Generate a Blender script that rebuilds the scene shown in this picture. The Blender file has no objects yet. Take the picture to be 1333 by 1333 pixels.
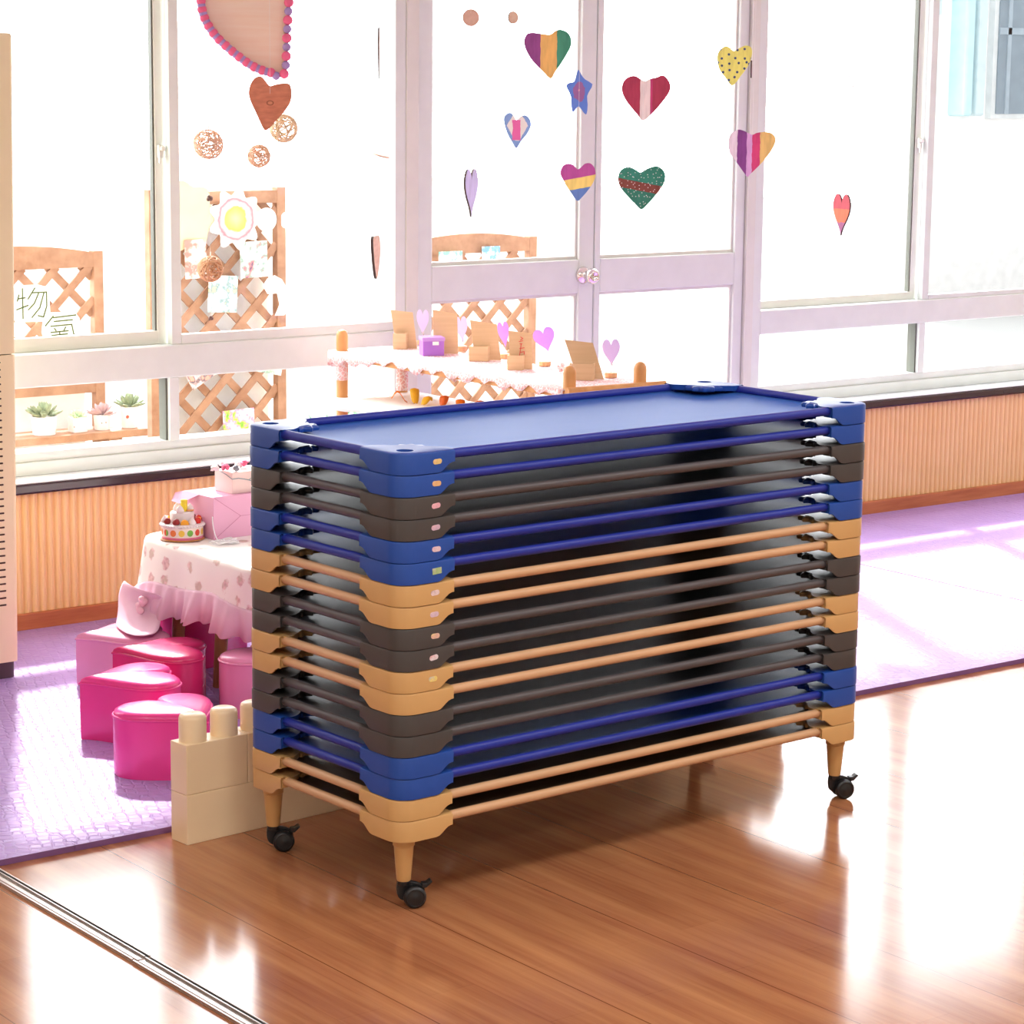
import bpy, bmesh, math, random
from mathutils import Vector, Matrix, noise as mnoise
PI = math.pi
S = bpy.context.scene
COL = S.collection
random.seed(7)

# ------------------------------------------------------------------ camera
cd = bpy.data.cameras.new('camera'); cam = bpy.data.objects.new('camera', cd); COL.objects.link(cam)
cr = Vector((0.7947775617, -0.6068057659, 0.0107419655)); cu = Vector((0.0969040186, 0.1443550901, 0.9847696274)); cf = Vector((0.5991145454, 0.7816318638, -0.1735321036))
M = Matrix.Identity(4)
for i in range(3):
    M[i][0] = cr[i]; M[i][1] = cu[i]; M[i][2] = -cf[i]
M.translation = Vector((-2.71996, -3.906116, 1.663922))
cam.matrix_world = M
cd.sensor_width = 36; cd.sensor_height = 36; cd.sensor_fit = 'HORIZONTAL'; cd.lens = 87.108; cd.clip_start = .05; cd.clip_end = 200
S.camera = cam

# ------------------------------------------------------------------ view
S.view_settings.view_transform = 'Standard'; S.view_settings.look = 'None'
S.view_settings.exposure = 0.0; S.view_settings.gamma = 1.0; S.view_settings.use_curve_mapping = False

# ------------------------------------------------------------------ sky: hazy, much brighter on the sun's side (+Y)
SKY_BRIGHT, SKY_DIM = 8.0, 1.2
w = bpy.data.worlds.new('sky'); S.world = w; w.use_nodes = True
nt = w.node_tree; nt.nodes.clear()
tc = nt.nodes.new('ShaderNodeTexCoord'); sp = nt.nodes.new('ShaderNodeSeparateXYZ'); nt.links.new(tc.outputs['Generated'], sp.inputs[0])
mr = nt.nodes.new('ShaderNodeMapRange'); mr.interpolation_type = 'SMOOTHSTEP'
mr.inputs['From Min'].default_value = -.35; mr.inputs['From Max'].default_value = .35; mr.inputs['To Min'].default_value = SKY_DIM; mr.inputs['To Max'].default_value = SKY_BRIGHT
nt.links.new(sp.outputs['Y'], mr.inputs['Value'])
bg = nt.nodes.new('ShaderNodeBackground'); bg.inputs['Color'].default_value = (.95, .98, 1, 1); nt.links.new(mr.outputs[0], bg.inputs['Strength'])
wo = nt.nodes.new('ShaderNodeOutputWorld'); nt.links.new(bg.outputs[0], wo.inputs[0])

# ------------------------------------------------------------------ sun (through the windows, from the back)
sd = bpy.data.lights.new('sun', 'SUN'); sd.energy = 8.0; sd.angle = math.radians(3); sd.color = (1, .97, .93)
so = bpy.data.objects.new('sun', sd); COL.objects.link(so)
sdir = Vector((.5, 1, 0)).normalized() * math.cos(math.radians(42)) + Vector((0, 0, math.sin(math.radians(42))))
so.rotation_euler = sdir.to_track_quat('Z', 'Y').to_euler(); so.location = (3, 9, 8)
# ------------------------------------------------------------------ unseen fill lamps under the ceiling, the last added to brighten the right wall
LAMP_W = 33
for (x, y) in ((-3.2, -1.2), (-3.2, -4.0), (-.6, -1.4), (-.6, -4.0), (2.2, -1.4), (2.2, -4.0), (4.6, -1.0), (5.6, .9)):
    ad = bpy.data.lights.new('fill_lamp', 'AREA'); ad.shape = 'RECTANGLE'; ad.size = 1.3; ad.size_y = .6; ad.energy = LAMP_W; ad.color = (.88, .98, .98)
    ao = bpy.data.objects.new('fill_lamp', ad); COL.objects.link(ao); ao.location = (x, y, 2.84)

# ================================================================== materials
def lin(c):
    r = []
    for v in c[:3]:
        v = v / 255
        r.append(v / 12.92 if v <= .04045 else ((v + .055) / 1.055) ** 2.4)
    return (*r, 1)
MATS = {}
class N:
    def __init__(s, name):
        s.m = bpy.data.materials.new(name); s.m.use_nodes = True; s.t = s.m.node_tree; s.b = s.t.nodes['Principled BSDF']
        s.out = s.t.nodes['Material Output']
    def n(s, typ, **kw):
        x = s.t.nodes.new(typ)
        for k, v in kw.items(): setattr(x, k, v)
        return x
    def l(s, a, b): s.t.links.new(a, b)
    def coord(s, scale=(1, 1, 1), rot=(0, 0, 0), kind='Object'):
        c = s.n('ShaderNodeTexCoord'); mp = s.n('ShaderNodeMapping'); mp.inputs['Scale'].default_value = scale; mp.inputs['Rotation'].default_value = rot
        s.l(c.outputs[kind], mp.inputs['Vector']); return mp.outputs['Vector']
    def noise(s, vec, scale, detail=3, rough=.5):
        x = s.n('ShaderNodeTexNoise'); x.inputs['Scale'].default_value = scale; x.inputs['Detail'].default_value = detail; x.inputs['Roughness'].default_value = rough
        s.l(vec, x.inputs['Vector']); return x.outputs['Fac']
    def ramp(s, fac, stops, interp='LINEAR'):
        x = s.n('ShaderNodeValToRGB'); x.color_ramp.interpolation = interp; e = x.color_ramp.elements
        while len(e) < len(stops): e.new(.5)
        for i, (p, c) in enumerate(stops): e[i].position = p; e[i].color = c
        s.l(fac, x.inputs['Fac']); return x.outputs['Color']
    def mix(s, fac, a, b, mode='MIX'):
        x = s.n('ShaderNodeMix', data_type='RGBA', blend_type=mode)
        if isinstance(fac, float): x.inputs['Factor'].default_value = fac
        else: s.l(fac, x.inputs['Factor'])
        for k, v in (('A', a), ('B', b)):
            sock = [i for i in x.inputs if i.name == k and i.type == 'RGBA'][0]
            if isinstance(v, tuple): sock.default_value = v
            else: s.l(v, sock)
        return [o for o in x.outputs if o.type == 'RGBA'][0]
    def math(s, op, a, b=None):
        x = s.n('ShaderNodeMath', operation=op)
        for i, v in enumerate((a, b)):
            if v is None: continue
            if isinstance(v, (int, float)): x.inputs[i].default_value = v
            else: s.l(v, x.inputs[i])
        return x.outputs[0]
    def bump(s, h, strength=.3, dist=.01):
        x = s.n('ShaderNodeBump'); x.inputs['Strength'].default_value = strength; x.inputs['Distance'].default_value = dist
        s.l(h, x.inputs['Height']); s.l(x.outputs[0], s.b.inputs['Normal'])
    def set(s, col=None, rough=.5, metal=0, spec=.5, **kw):
        if col is not None:
            if isinstance(col, tuple): s.b.inputs['Base Color'].default_value = col
            else: s.l(col, s.b.inputs['Base Color'])
        s.b.inputs['Roughness'].default_value = rough; s.b.inputs['Metallic'].default_value = metal; s.b.inputs['Specular IOR Level'].default_value = spec
        for k, v in kw.items(): s.b.inputs[k].default_value = v
        return s.m
def plain(name, rgb, rough=.5, metal=0, spec=.5, vary=.06, scale=12, bump=0, bscale=200, **kw):
    if name in MATS: return MATS[name]
    s = N(name); c = lin(rgb); v = s.coord()
    col = s.ramp(s.noise(v, scale), [(.3, tuple(x * (1 - vary) for x in c[:3]) + (1,)), (.7, tuple(min(1, x * (1 + vary)) for x in c[:3]) + (1,))])
    if bump: s.bump(s.noise(v, bscale, 2), bump, .002)
    MATS[name] = s.set(col, rough, metal, spec, **kw); return MATS[name]
def wood(name, rgb, dark, scale=(30, 30, 3), rough=.5, amt=1.0, spec=.4):
    if name in MATS: return MATS[name]
    s = N(name); v = s.coord(scale)
    f = s.noise(v, 1.2, 6, .6)
    col = s.ramp(f, [(.3, lin(dark)), (.65, lin(rgb))]); s.bump(f, .08, .002)
    MATS[name] = s.set(col, rough, 0, spec); return MATS[name]

# floor boards: run along Y, 10 cm strips, joints and grain
s = N('floor_wood'); v = s.coord((1, 1, 1), (0, 0, PI / 2))
br = s.n('ShaderNodeTexBrick'); s.l(v, br.inputs['Vector'])
br.offset = .37; br.offset_frequency = 2
for k, val in (('Scale', 1), ('Mortar Size', .0006), ('Mortar Smooth', .1), ('Bias', 0), ('Brick Width', .62), ('Row Height', .1017)): br.inputs[k].default_value = val
br.inputs['Color1'].default_value = lin((176, 112, 76)); br.inputs['Color2'].default_value = lin((160, 98, 64)); br.inputs['Mortar'].default_value = lin((134, 80, 52))
v2 = s.coord((60, 2.5, 1)); g = s.noise(v2, 1.0, 7, .65)
v3 = s.coord((14, .9, 1)); g2 = s.noise(v3, 1.0, 4, .6)
c1 = s.mix(s.ramp(g, [(.35, (0, 0, 0, 1)), (.7, (1, 1, 1, 1))]), lin((146, 84, 54)), lin((188, 126, 86)))
c2 = s.mix(.42, br.outputs['Color'], c1)
c3 = s.mix(s.ramp(g2, [(.42, (0, 0, 0, 1)), (.72, (.55, .55, .55, 1))]), c2, lin((214, 150, 98)))
jv = s.coord((1, 1, 1)); sx = s.n('ShaderNodeSeparateXYZ'); s.l(jv, sx.inputs[0])
jf = s.math('LESS_THAN', s.math('FRACT', s.math('ADD', s.math('DIVIDE', sx.outputs['X'], .305), .885)), .009)
c4 = s.mix(jf, c3, lin((120, 66, 38)))
hb = s.math('SUBTRACT', s.math('MULTIPLY', g, .35), s.math('MULTIPLY', jf, 1.0))
s.bump(hb, .10, .002)
rg = s.math('ADD', s.math('MULTIPLY', g2, .08), .10); s.l(rg, s.b.inputs['Roughness'])
MATS['floor'] = s.m; s.l(c4, s.b.inputs['Base Color']); s.b.inputs['Specular IOR Level'].default_value = .75

# purple play mat with raised scale pattern
s = N('foam_mat'); v = s.coord((1, 1, 1), (0, 0, .35)); vo = s.n('ShaderNodeTexVoronoi', feature='DISTANCE_TO_EDGE'); vo.inputs['Scale'].default_value = 38; vo.inputs['Randomness'].default_value = .35
s.l(v, vo.inputs['Vector']); h = s.ramp(vo.outputs['Distance'], [(.02, (0, 0, 0, 1)), (.16, (1, 1, 1, 1))])
s.bump(h, .55, .004)
col = s.ramp(s.noise(v, 3, 4), [(.3, lin((174, 142, 208))), (.7, lin((184, 152, 216)))])
MATS['mat'] = s.set(col, .42, 0, .42)
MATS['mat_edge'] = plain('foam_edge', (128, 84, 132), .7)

s = N('ribbed_panel'); v = s.coord(); MATS['panel'] = s.set(s.ramp(s.noise(v, 4, 3), [(.3, lin((240, 198, 142))), (.7, lin((244, 206, 154)))]), .55, 0, .3)
MATS['baseboard'] = wood('baseboard_wood', (196, 120, 76), (168, 92, 56), (3, 30, 30))
MATS['sill_dark'] = plain('dark_sill', (52, 36, 40), .18, spec=.6)
MATS['sill_top'] = plain('white_sill', (236, 240, 244), .12, spec=.6, vary=.01)
MATS['alu'] = plain('frame_alu', (220, 226, 221), .42, .0, .5, .03)
MATS['alu_in'] = plain('frame_channel', (220, 221, 212), .35, .0, .5, .03)
MATS['alu_dark'] = plain('frame_gasket', (96, 98, 88), .5)
MATS['wall'] = plain('wall_paint', (242, 236, 228), .8, vary=.02)
MATS['ceil'] = plain('ceiling_paint', (245, 243, 238), .85, vary=.01)
MATS['chrome'] = plain('chrome', (225, 220, 218), .14, 1.0, vary=.01)
MATS['blk'] = plain('black_caster', (26, 25, 26), .38, spec=.5, bump=.05)
MATS['terrace'] = plain('terrace_paint', (124, 124, 122), .8, vary=.03)
MATS['white'] = plain('white_plain', (246, 244, 242), .6, vary=.01)
MATS['string'] = plain('string', (240, 238, 236), .7)
# glass
s = N('glass'); s.t.nodes.remove(s.b)
tr = s.n('ShaderNodeBsdfTransparent'); gl = s.n('ShaderNodeBsdfGlossy'); gl.inputs['Roughness'].default_value = .02
fr = s.n('ShaderNodeFresnel'); fr.inputs['IOR'].default_value = 1.45; mx = s.n('ShaderNodeMixShader')
ge = s.n('ShaderNodeNewGeometry'); s.l(s.math('MULTIPLY', fr.outputs[0], s.math('SUBTRACT', 1.0, ge.outputs['Backfacing'])), mx.inputs[0])   # reflect at the outer faces only
s.l(tr.outputs[0], mx.inputs[1]); s.l(gl.outputs[0], mx.inputs[2]); s.l(mx.outputs[0], s.out.inputs[0]); MATS['glass'] = s.m

# ================================================================== mesh helpers
def new_bm(): return bmesh.new()
def obj(name, bm, m, parent=None, smooth=False, bevel=0, seg=2, auto=None):
    me = bpy.data.meshes.new(name); bmesh.ops.recalc_face_normals(bm, faces=bm.faces); bm.to_mesh(me); bm.free()
    if not isinstance(m, (list, tuple)): m = [m]
    for x in m: me.materials.append(x)
    o = bpy.data.objects.new(name, me); COL.objects.link(o)
    if parent: o.parent = parent
    if smooth:
        for p in me.polygons: p.use_smooth = True
        if auto: me.set_sharp_from_angle(angle=math.radians(auto))
    if bevel:
        b = o.modifiers.new('bevel', 'BEVEL'); b.width = bevel; b.segments = seg; b.limit_method = 'ANGLE'; b.angle_limit = math.radians(40)
    return o
def thing(name, label, cat, loc=(0, 0, 0), rz=0, group=None):
    o = bpy.data.objects.new(name, None); COL.objects.link(o); o.empty_display_size = .05
    o.location = loc; o.rotation_euler = (0, 0, rz); return tag(o, label, cat, group)
def tag(o, label, cat, group=None, kind=None):
    o['label'] = label; o['category'] = cat
    if group: o['group'] = group
    if kind: o['kind'] = kind
    return o
def struct(name, bm, m, parent=None, label=None, **kw):
    o = obj(name, bm, m, parent, **kw)
    if parent is None:
        o['kind'] = 'structure'
        if label: o['label'] = label
    return o
def sempty(name, label):
    o = bpy.data.objects.new(name, None); COL.objects.link(o); o['kind'] = 'structure'; o['label'] = label; return o
def box(bm, a, b, mi=0):
    x0, y0, z0 = a; x1, y1, z1 = b
    vs = [bm.verts.new(p) for p in ((x0, y0, z0), (x1, y0, z0), (x1, y1, z0), (x0, y1, z0), (x0, y0, z1), (x1, y0, z1), (x1, y1, z1), (x0, y1, z1))]
    for f in ((3, 2, 1, 0), (4, 5, 6, 7), (0, 1, 5, 4), (1, 2, 6, 5), (2, 3, 7, 6), (3, 0, 4, 7)):
        bm.faces.new([vs[i] for i in f]).material_index = mi
    return vs
def BX(a, b, mi=0):
    bm = new_bm(); box(bm, a, b, mi); return bm
def rings(bm, R, close=True, cap0=True, cap1=True, mi=0, loop=False):
    """R: list of rings of points, equal length"""
    V = [[bm.verts.new(p) for p in r] for r in R]; n = len(V[0])
    pairs = list(zip(V, V[1:])) + ([(V[-1], V[0])] if loop else [])
    for A, B in pairs:
        for i in range(n if close else n - 1):
            j = (i + 1) % n
            bm.faces.new((A[i], A[j], B[j], B[i])).material_index = mi
    if not loop:
        if cap0: bm.faces.new(V[0][::-1]).material_index = mi
        if cap1: bm.faces.new(V[-1]).material_index = mi
    return V
def lathe(bm, prof, n=24, c=(0, 0, 0), cap0=True, cap1=True, mi=0):
    R = [[(c[0] + r * math.cos(2 * PI * k / n), c[1] + r * math.sin(2 * PI * k / n), c[2] + z) for k in range(n)] for r, z in prof]
    return rings(bm, R, cap0=cap0, cap1=cap1, mi=mi)
def tube(bm, pts, r, n=10, closed=False, mi=0, caps=True):
    pts = [Vector(p) for p in pts]; R = []; up = None; m = len(pts)
    for i, p in enumerate(pts):
        if closed: t = (pts[(i + 1) % m] - pts[i - 1])
        else: t = pts[min(i + 1, m - 1)] - pts[max(i - 1, 0)]
        t.normalize()
        if up is None:
            up = Vector((0, 0, 1)) if abs(t.z) < .9 else Vector((1, 0, 0))
        a = t.cross(up).normalized(); b = a.cross(t).normalized(); up = b
        rr = r[i] if isinstance(r, (list, tuple)) else r
        R.append([p + a * rr * math.cos(2 * PI * k / n) + b * rr * math.sin(2 * PI * k / n) for k in range(n)])
    return rings(bm, R, cap0=caps, cap1=caps, mi=mi, loop=closed)
def extrude_poly(bm, pts, h0, h1, axis='z', mi=0):
    """pts 2-D polygon -> prism; axis z: (x,y), axis y: (x,z) thickness in y"""
    def P(p, h): return (p[0], p[1], h) if axis == 'z' else ((p[0], h, p[1]) if axis == 'y' else (h, p[0], p[1]))
    A = [bm.verts.new(P(p, h0)) for p in pts]; B = [bm.verts.new(P(p, h1)) for p in pts]; n = len(pts)
    bm.faces.new(A[::-1]).material_index = mi; bm.faces.new(B).material_index = mi
    for i in range(n): bm.faces.new((A[i], A[(i + 1) % n], B[(i + 1) % n], B[i])).material_index = mi
def smooth_poly(pts, k=4, closed=True):
    n = len(pts); out = []
    for i in range(n if closed else n - 1):
        p0, p1, p2, p3 = (pts[(i - 1) % n], pts[i], pts[(i + 1) % n], pts[(i + 2) % n]) if closed else (pts[max(i - 1, 0)], pts[i], pts[i + 1], pts[min(i + 2, n - 1)])
        for j in range(k):
            t = j / k
            out.append(tuple(.5 * (2 * p1[a] + (p2[a] - p0[a]) * t + (2 * p0[a] - 5 * p1[a] + 4 * p2[a] - p3[a]) * t * t + (-p0[a] + 3 * p1[a] - 3 * p2[a] + p3[a]) * t ** 3) for a in range(len(p1))))
    if not closed: out.append(tuple(pts[-1]))
    return out
def heart_pts(wd, ht, n=40, wob=0):
    P = []
    for i in range(n):
        t = 2 * PI * i / n
        x = math.sin(t) ** 3; z = (13 * math.cos(t) - 5 * math.cos(2 * t) - 2 * math.cos(3 * t) - math.cos(4 * t))
        P.append((x * wd / 2, (z + 2.5) / 29 * ht))
    return P
def sphere(bm, c, r, nu=12, nv=8, sq=(1, 1, 1), mi=0):
    prof = [(math.sin(PI * (i + .02) / (nv + .04)) , -math.cos(PI * (i + .02) / (nv + .04))) for i in range(nv + 1)]
    R = [[(c[0] + sq[0] * r * p * math.cos(2 * PI * k / nu), c[1] + sq[1] * r * p * math.sin(2 * PI * k / nu), c[2] + sq[2] * r * z) for k in range(nu)] for p, z in prof]
    rings(bm, R, mi=mi)

# ================================================================== SETTING
YW, Y2 = 2.7325, 2.8325          # face of the low wall / face of the window frames
ZT = 2.12                        # head of the windows
XL, XR, YB, ZC = -4.6, 7.4, -6.2, 2.9
DX0, DX1 = 1.99, 3.556           # door opening
struct('floor', BX((XL, YB, -.12), (XR, YW + .35, 0)), MATS['floor'], label='glossy reddish brown wooden floor boards')
struct('ceiling', BX((XL, YB, ZC), (XR, YW + .35, ZC + .12)), MATS['ceil'], label='white ceiling')
struct('wall_left', BX((XL - .12, YB, 0), (XL, YW + .35, ZC)), MATS['wall'], label='plain wall at the left')
struct('wall_right', BX((XR, YB, 0), (XR + .12, YW + .35, ZC)), MATS['wall'], label='plain wall at the right')
struct('wall_front', BX((XL, YB - .12, 0), (XR, YB, ZC)), MATS['wall'], label='plain wall behind the camera')
struct('wall_back', BX((XL, YW + .02, ZT + .06), (XR, YW + .27, ZC)), MATS['wall'], label='white wall above the windows')
# low wall with vertical ribbed panelling
def low_wall(tagname, x0, x1, lab):
    bm = new_bm()
    P = []; pitch = .0262; x = x0; pts = [(x0, YW + .3)]
    n = int((x1 - x0) / pitch)
    for i in range(n):
        xx = x0 + i * pitch
        for q, d in ((0, .010), (.10, .010), (.24, .0035), (.40, 0), (.62, 0), (.80, .0035), (.94, .010)):
            pts.append((xx + q * pitch, YW + .003 + d))
    pts.append((x1, YW + .013)); pts.append((x1, YW + .3))
    extrude_poly(bm, pts[::-1], 0, .424)
    struct(tagname, bm, MATS['panel'], label=lab)
low_wall('wall_back', XL, DX0, 'low orange wall with vertical ribs under the left windows')
low_wall('wall_back', DX1, XR, 'low orange wall with vertical ribs under the right windows')
for nm, x0, x1 in (('baseboard_left', XL, DX0), ('baseboard_right', DX1, XR)):
    bm = BX((x0, YW - .012, 0), (x1, YW + .006, .062)); struct(nm, bm, MATS['baseboard'], bevel=.003, label='reddish wooden baseboard')
for i, (x0, x1) in enumerate(((XL, DX0), (DX1, XR))):
    bm = new_bm(); pr = [(YW - .012, .424), (YW - .016, .430), (YW - .016, .449), (YW - .010, .454), (YW + .28, .458), (YW + .28, .424)]
    extrude_poly(bm, pr, x0, x1, axis='x'); struct('trim_%d' % (i + 1), bm, MATS['sill_dark'], label='glossy dark brown window sill')
    struct('trim_%d' % (i + 5), BX((x0, YW - .008, .4535), (x1, YW + .27, .4590)), MATS['sill_top'], bevel=.002, label='white ledge on top of the window sill')

def pane(p, x0, x1, z0, z1, y):
    obj('glass_pane', BX((x0, y, z0), (x1, y + .005, z1)), MATS['glass'], p)
def bars(p, name, L, m, bevel=.0015):
    bm = new_bm()
    for a, b in L: box(bm, a, b)
    return obj(name, bm, m, p, bevel=bevel, seg=1)
# windows -----------------------------------------------------------------
def window(idx, x0, x1, muls, label, rail=(.7245, .827), track=.869):
    W = sempty('window_%d' % idx, label); y = Y2
    bars(W, 'outer_frame', [((x0, y, .4592), (x1, y + .10, .499)), ((x0, y + .012, .499), (x1, y + .10, .527)), ((x0, y - .0, ZT - .03), (x1, y + .10, ZT + .08)),
                            ((x0, y, .499), (x0 + .042, y + .10, ZT)), ((x1 - .042, y, .499), (x1, y + .10, ZT))], MATS['alu'])
    bars(W, 'mid_rail', [((x0 + .04, y, rail[0]), (x1 - .04, y + .095, rail[1]))], MATS['alu'], .004)
    xs = [x0] + muls + [x1]
    for m_ in muls:
        bars(W, 'lower_mullion', [((m_ - .017, y + .004, .525), (m_ + .017, y + .06, rail[0]))], MATS['alu'])
        bars(W, 'mullion_gasket', [((m_ - .024, y + .018, .525), (m_ - .0175, y + .06, rail[0]))], MATS['alu_dark'], 0)
        # sliding sashes: right one in the front track, left one behind
        bars(W, 'front_stile', [((m_ - .004, y + .008, rail[1]), (m_ + .031, y + .036, ZT - .03))], MATS['alu'])
        bars(W, 'rear_stile', [((m_ - .034, y + .046, rail[1]), (m_ + .008, y + .074, ZT - .03))], MATS['alu_in'])
        bars(W, 'stile_gasket', [((m_ - .0395, y + .050, track), (m_ - .0345, y + .070, ZT - .03))], MATS['alu_dark'], 0)
        k = obj('window_lock', (lambda b: (box(b, (m_ - .028, y + .030, 1.402), (m_ - .012, y + .046, 1.442)), lathe(b, [(.005, 0), (.009, .003), (.009, .012), (.004, .016)], 14, (m_ - .016, y + .030, 1.423)), box(b, (m_ - .031, y + .022, 1.385), (m_ - .025, y + .032, 1.420)), b)[-1])(new_bm()), MATS['alu_in'], W, bevel=.003)
    for i in range(len(xs) - 1):
        a, b = xs[i], xs[i + 1]
        pane(W, a + .02, b - .02, .52, rail[0] + .01, y + .03)
        front = i > 0
        yy = y + (.016 if front else .054)
        bars(W, 'sash_bottom_rail', [((a + .03, yy - .010, rail[1]), (b - .03, yy + .018, track - (.012 if front else 0)))], MATS['alu' if front else 'alu_in'])
        pane(W, a + .02, b - .02, track - .02, ZT - .02, yy)
    return W
window(1, -.86, DX0 + .0, [1.115], 'aluminium window with sliding panes left of the door')
window(2, DX1, 5.36, [4.472], 'aluminium window with sliding panes right of the door', (.723, .814), .844)
window(3, 5.36, 7.2, [6.28], 'aluminium sliding window beyond the right edge')
for x0, x1 in ((XL, -.86), (7.2, XR)):
    struct('wall_back', BX((x0, YW + .02, .424), (x1, YW + .27, ZT + .08)), MATS['wall'], label='plain wall beside the windows')
# doors -------------------------------------------------------------------
bm = new_bm()
box(bm, (DX0, Y2 - .004, 0), (DX0 + .050, Y2 + .10, ZT + .06)); box(bm, (DX1 - .040, Y2 - .004, 0), (DX1, Y2 + .10, ZT + .06)); box(bm, (DX0, Y2 - .004, ZT), (DX1, Y2 + .1, ZT + .06)); box(bm, (DX0, Y2, 0), (DX1, Y2 + .1, .012))
struct('trim_3', bm, MATS['alu_in'], bevel=.003, label='aluminium frame around the double door')
bm = new_bm()
for x0, x1 in ((DX0 - .03, DX0), (DX1, DX1 + .03)): box(bm, (x0, YW + .004, 0), (x1, Y2 + .0, .4))
def door(idx, x0, x1, gl, gr, label, knob):
    D = sempty('door_%d' % idx, label); y = Y2 + .010; z1 = ZT - .004
    bars(D, 'door_frame', [((x0, y, .014), (gl, y + .045, z1)), ((gr, y, .014), (x1, y + .045, z1)), ((gl, y, .014), (gr, y + .045, .15)), ((gl, y, .915), (gr, y + .045, 1.033)), ((gl, y, z1 - .08), (gr, y + .045, z1))], MATS['alu'], .003)
    bm = new_bm()
    for za, zb in ((.15, .915), (1.033, z1 - .08)):
        box(bm, (gl, y + .012, za), (gr, y + .033, za + .012)); box(bm, (gl, y + .012, zb - .010), (gr, y + .033, zb)); box(bm, (gl, y + .012, za + .012), (gl + .010, y + .033, zb - .01)); box(bm, (gr - .010, y + .012, za + .012), (gr, y + .033, zb - .01))
        pane(D, gl + .004, gr - .004, za + .006, zb - .006, y + .020)
    obj('glazing_bead', bm, MATS['alu_in'], D, bevel=.001, seg=1)
    if knob:
        bm = new_bm(); lathe(bm, [(.0, 0), (.030, .0), (.031, .004), (.026, .012), (.017, .016), (.013, .020), (.013, .034), (.022, .040), (.027, .050), (.027, .062), (.020, .070), (.012, .0715), (.011, .068), (0, .068)], 28, cap0=False, cap1=False)
        bmesh.ops.rotate(bm, verts=bm.verts, cent=(0, 0, 0), matrix=Matrix.Rotation(PI / 2, 3, 'X'))
        bmesh.ops.translate(bm, verts=bm.verts, vec=(2.752, y, .978)); obj('door_knob', bm, MATS['chrome'], D, smooth=True)
door(1, 2.045, 2.802, 2.104, 2.735, 'left leaf of the glazed aluminium door, with a round knob', True)
door(2, 2.806, 3.514, 2.832, 3.469, 'right leaf of the glazed aluminium door', False)

# foam mat tiles with interlocking edges ------------------------------------
MT = .014
def jig(p, q, n=10, amp=.009, flip=1):
    """points from p to q with little dovetail teeth (excludes q)"""
    out = []; d = Vector((q[0] - p[0], q[1] - p[1])); L = d.length; d /= L; nn = Vector((-d.y, d.x)) * flip
    for i in range(n):
        a = i / n * L; st_ = L / n
        for u, h in ((0, 0), (.22, 0), (.16, 1), (.60, 1), (.54, 0)):
            out.append((p[0] + d.x * (a + u * st_) + nn.x * h * amp, p[1] + d.y * (a + u * st_) + nn.y * h * amp))
    return out
TS = .6133; g_ = .0004; tx0 = -.9433; cols = 10; ty = [.752, 1.388, 2.004, 2.62, YW - .013]
rown = ['row nearest the wooden floor', 'second row from the wooden floor', 'third row from the wooden floor', 'row against the ribbed wall']
coln = ['under the tall cabinet end', 'at the far left', 'beside the heart stools', 'under the round table', 'next to the round table', 'left of the shelf', 'under the shelf', 'right of the long seam', 'in the right part', 'at the far right']
for r in range(4):
    for c in range(cols):
        x0, x1 = tx0 + c * TS, tx0 + (c + 1) * TS; y0, y1 = ty[r], ty[r + 1]
        if c == 6: x1 -= .005
        
        def edge(p, q, on, flip, n=10): return jig(p, q, n, .009, flip) if on else [p]
        nv = 10 if r < 3 else 2
        pts = []
        pts += edge((x0 + g_, y0 + g_), (x1 - g_, y0 + g_), r > 0, 1)
        pts += edge((x1 - g_, y0 + g_), (x1 - g_, y1 - g_), c not in (6, 9), -1, nv)
        b_ = edge((x0 + g_, y1 - g_), (x1 - g_, y1 - g_), r < 3, 1)
        pts += [(x1 - g_, y1 - g_)] + b_[::-1][:-1]
        l_ = edge((x0 + g_, y0 + g_), (x0 + g_, y1 - g_), c not in (0, 7), -1, nv)
        pts += [(x0 + g_, y1 - g_)] + l_[::-1][:-1]
        bm = new_bm(); extrude_poly(bm, pts, 0.0005, MT)
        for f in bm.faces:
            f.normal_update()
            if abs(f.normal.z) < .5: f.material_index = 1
        o = obj('foam_mat_tile', bm, [MATS['mat'], MATS['mat_edge']])
        tag(o, 'purple foam mat tile %s, %s' % (coln[c], rown[r]), 'mat', 'purple foam mat tiles')
# floor track ---------------------------------------------------------------
T = thing('floor_track', 'silver metal sliding door track set in the wooden floor at lower left', 'track', (-.541, .1, 0))
for (ya, yb, dx) in ((-.02, .64, 0), (-2.0, -.026, -.0015)):
    bm = new_bm(); box(bm, (-.021 + dx, ya, 0), (.021 + dx, yb, .0025)); box(bm, (-.021 + dx, ya, .002), (-.0165 + dx, yb, .007)); box(bm, (.006 + dx, ya, .002), (.0095 + dx, yb, .007)); box(bm, (.017 + dx, ya, .002), (.021 + dx, yb, .006))
    obj('rail_strip', bm, plain('track_metal', (196, 190, 186), .3, .9, vary=.08), T, bevel=.0006, seg=1)
    bm = new_bm(); box(bm, (.0098 + dx, ya, .0024), (.0166 + dx, yb, .0032)); obj('track_groove', bm, plain('track_dark', (40, 38, 40), .6), T)
    bm = new_bm(); box(bm, (-.0160 + dx, ya, .0024), (-.0085 + dx, yb, .0032)); obj('track_groove', bm, plain('track_brown', (120, 84, 68), .6), T)

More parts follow.
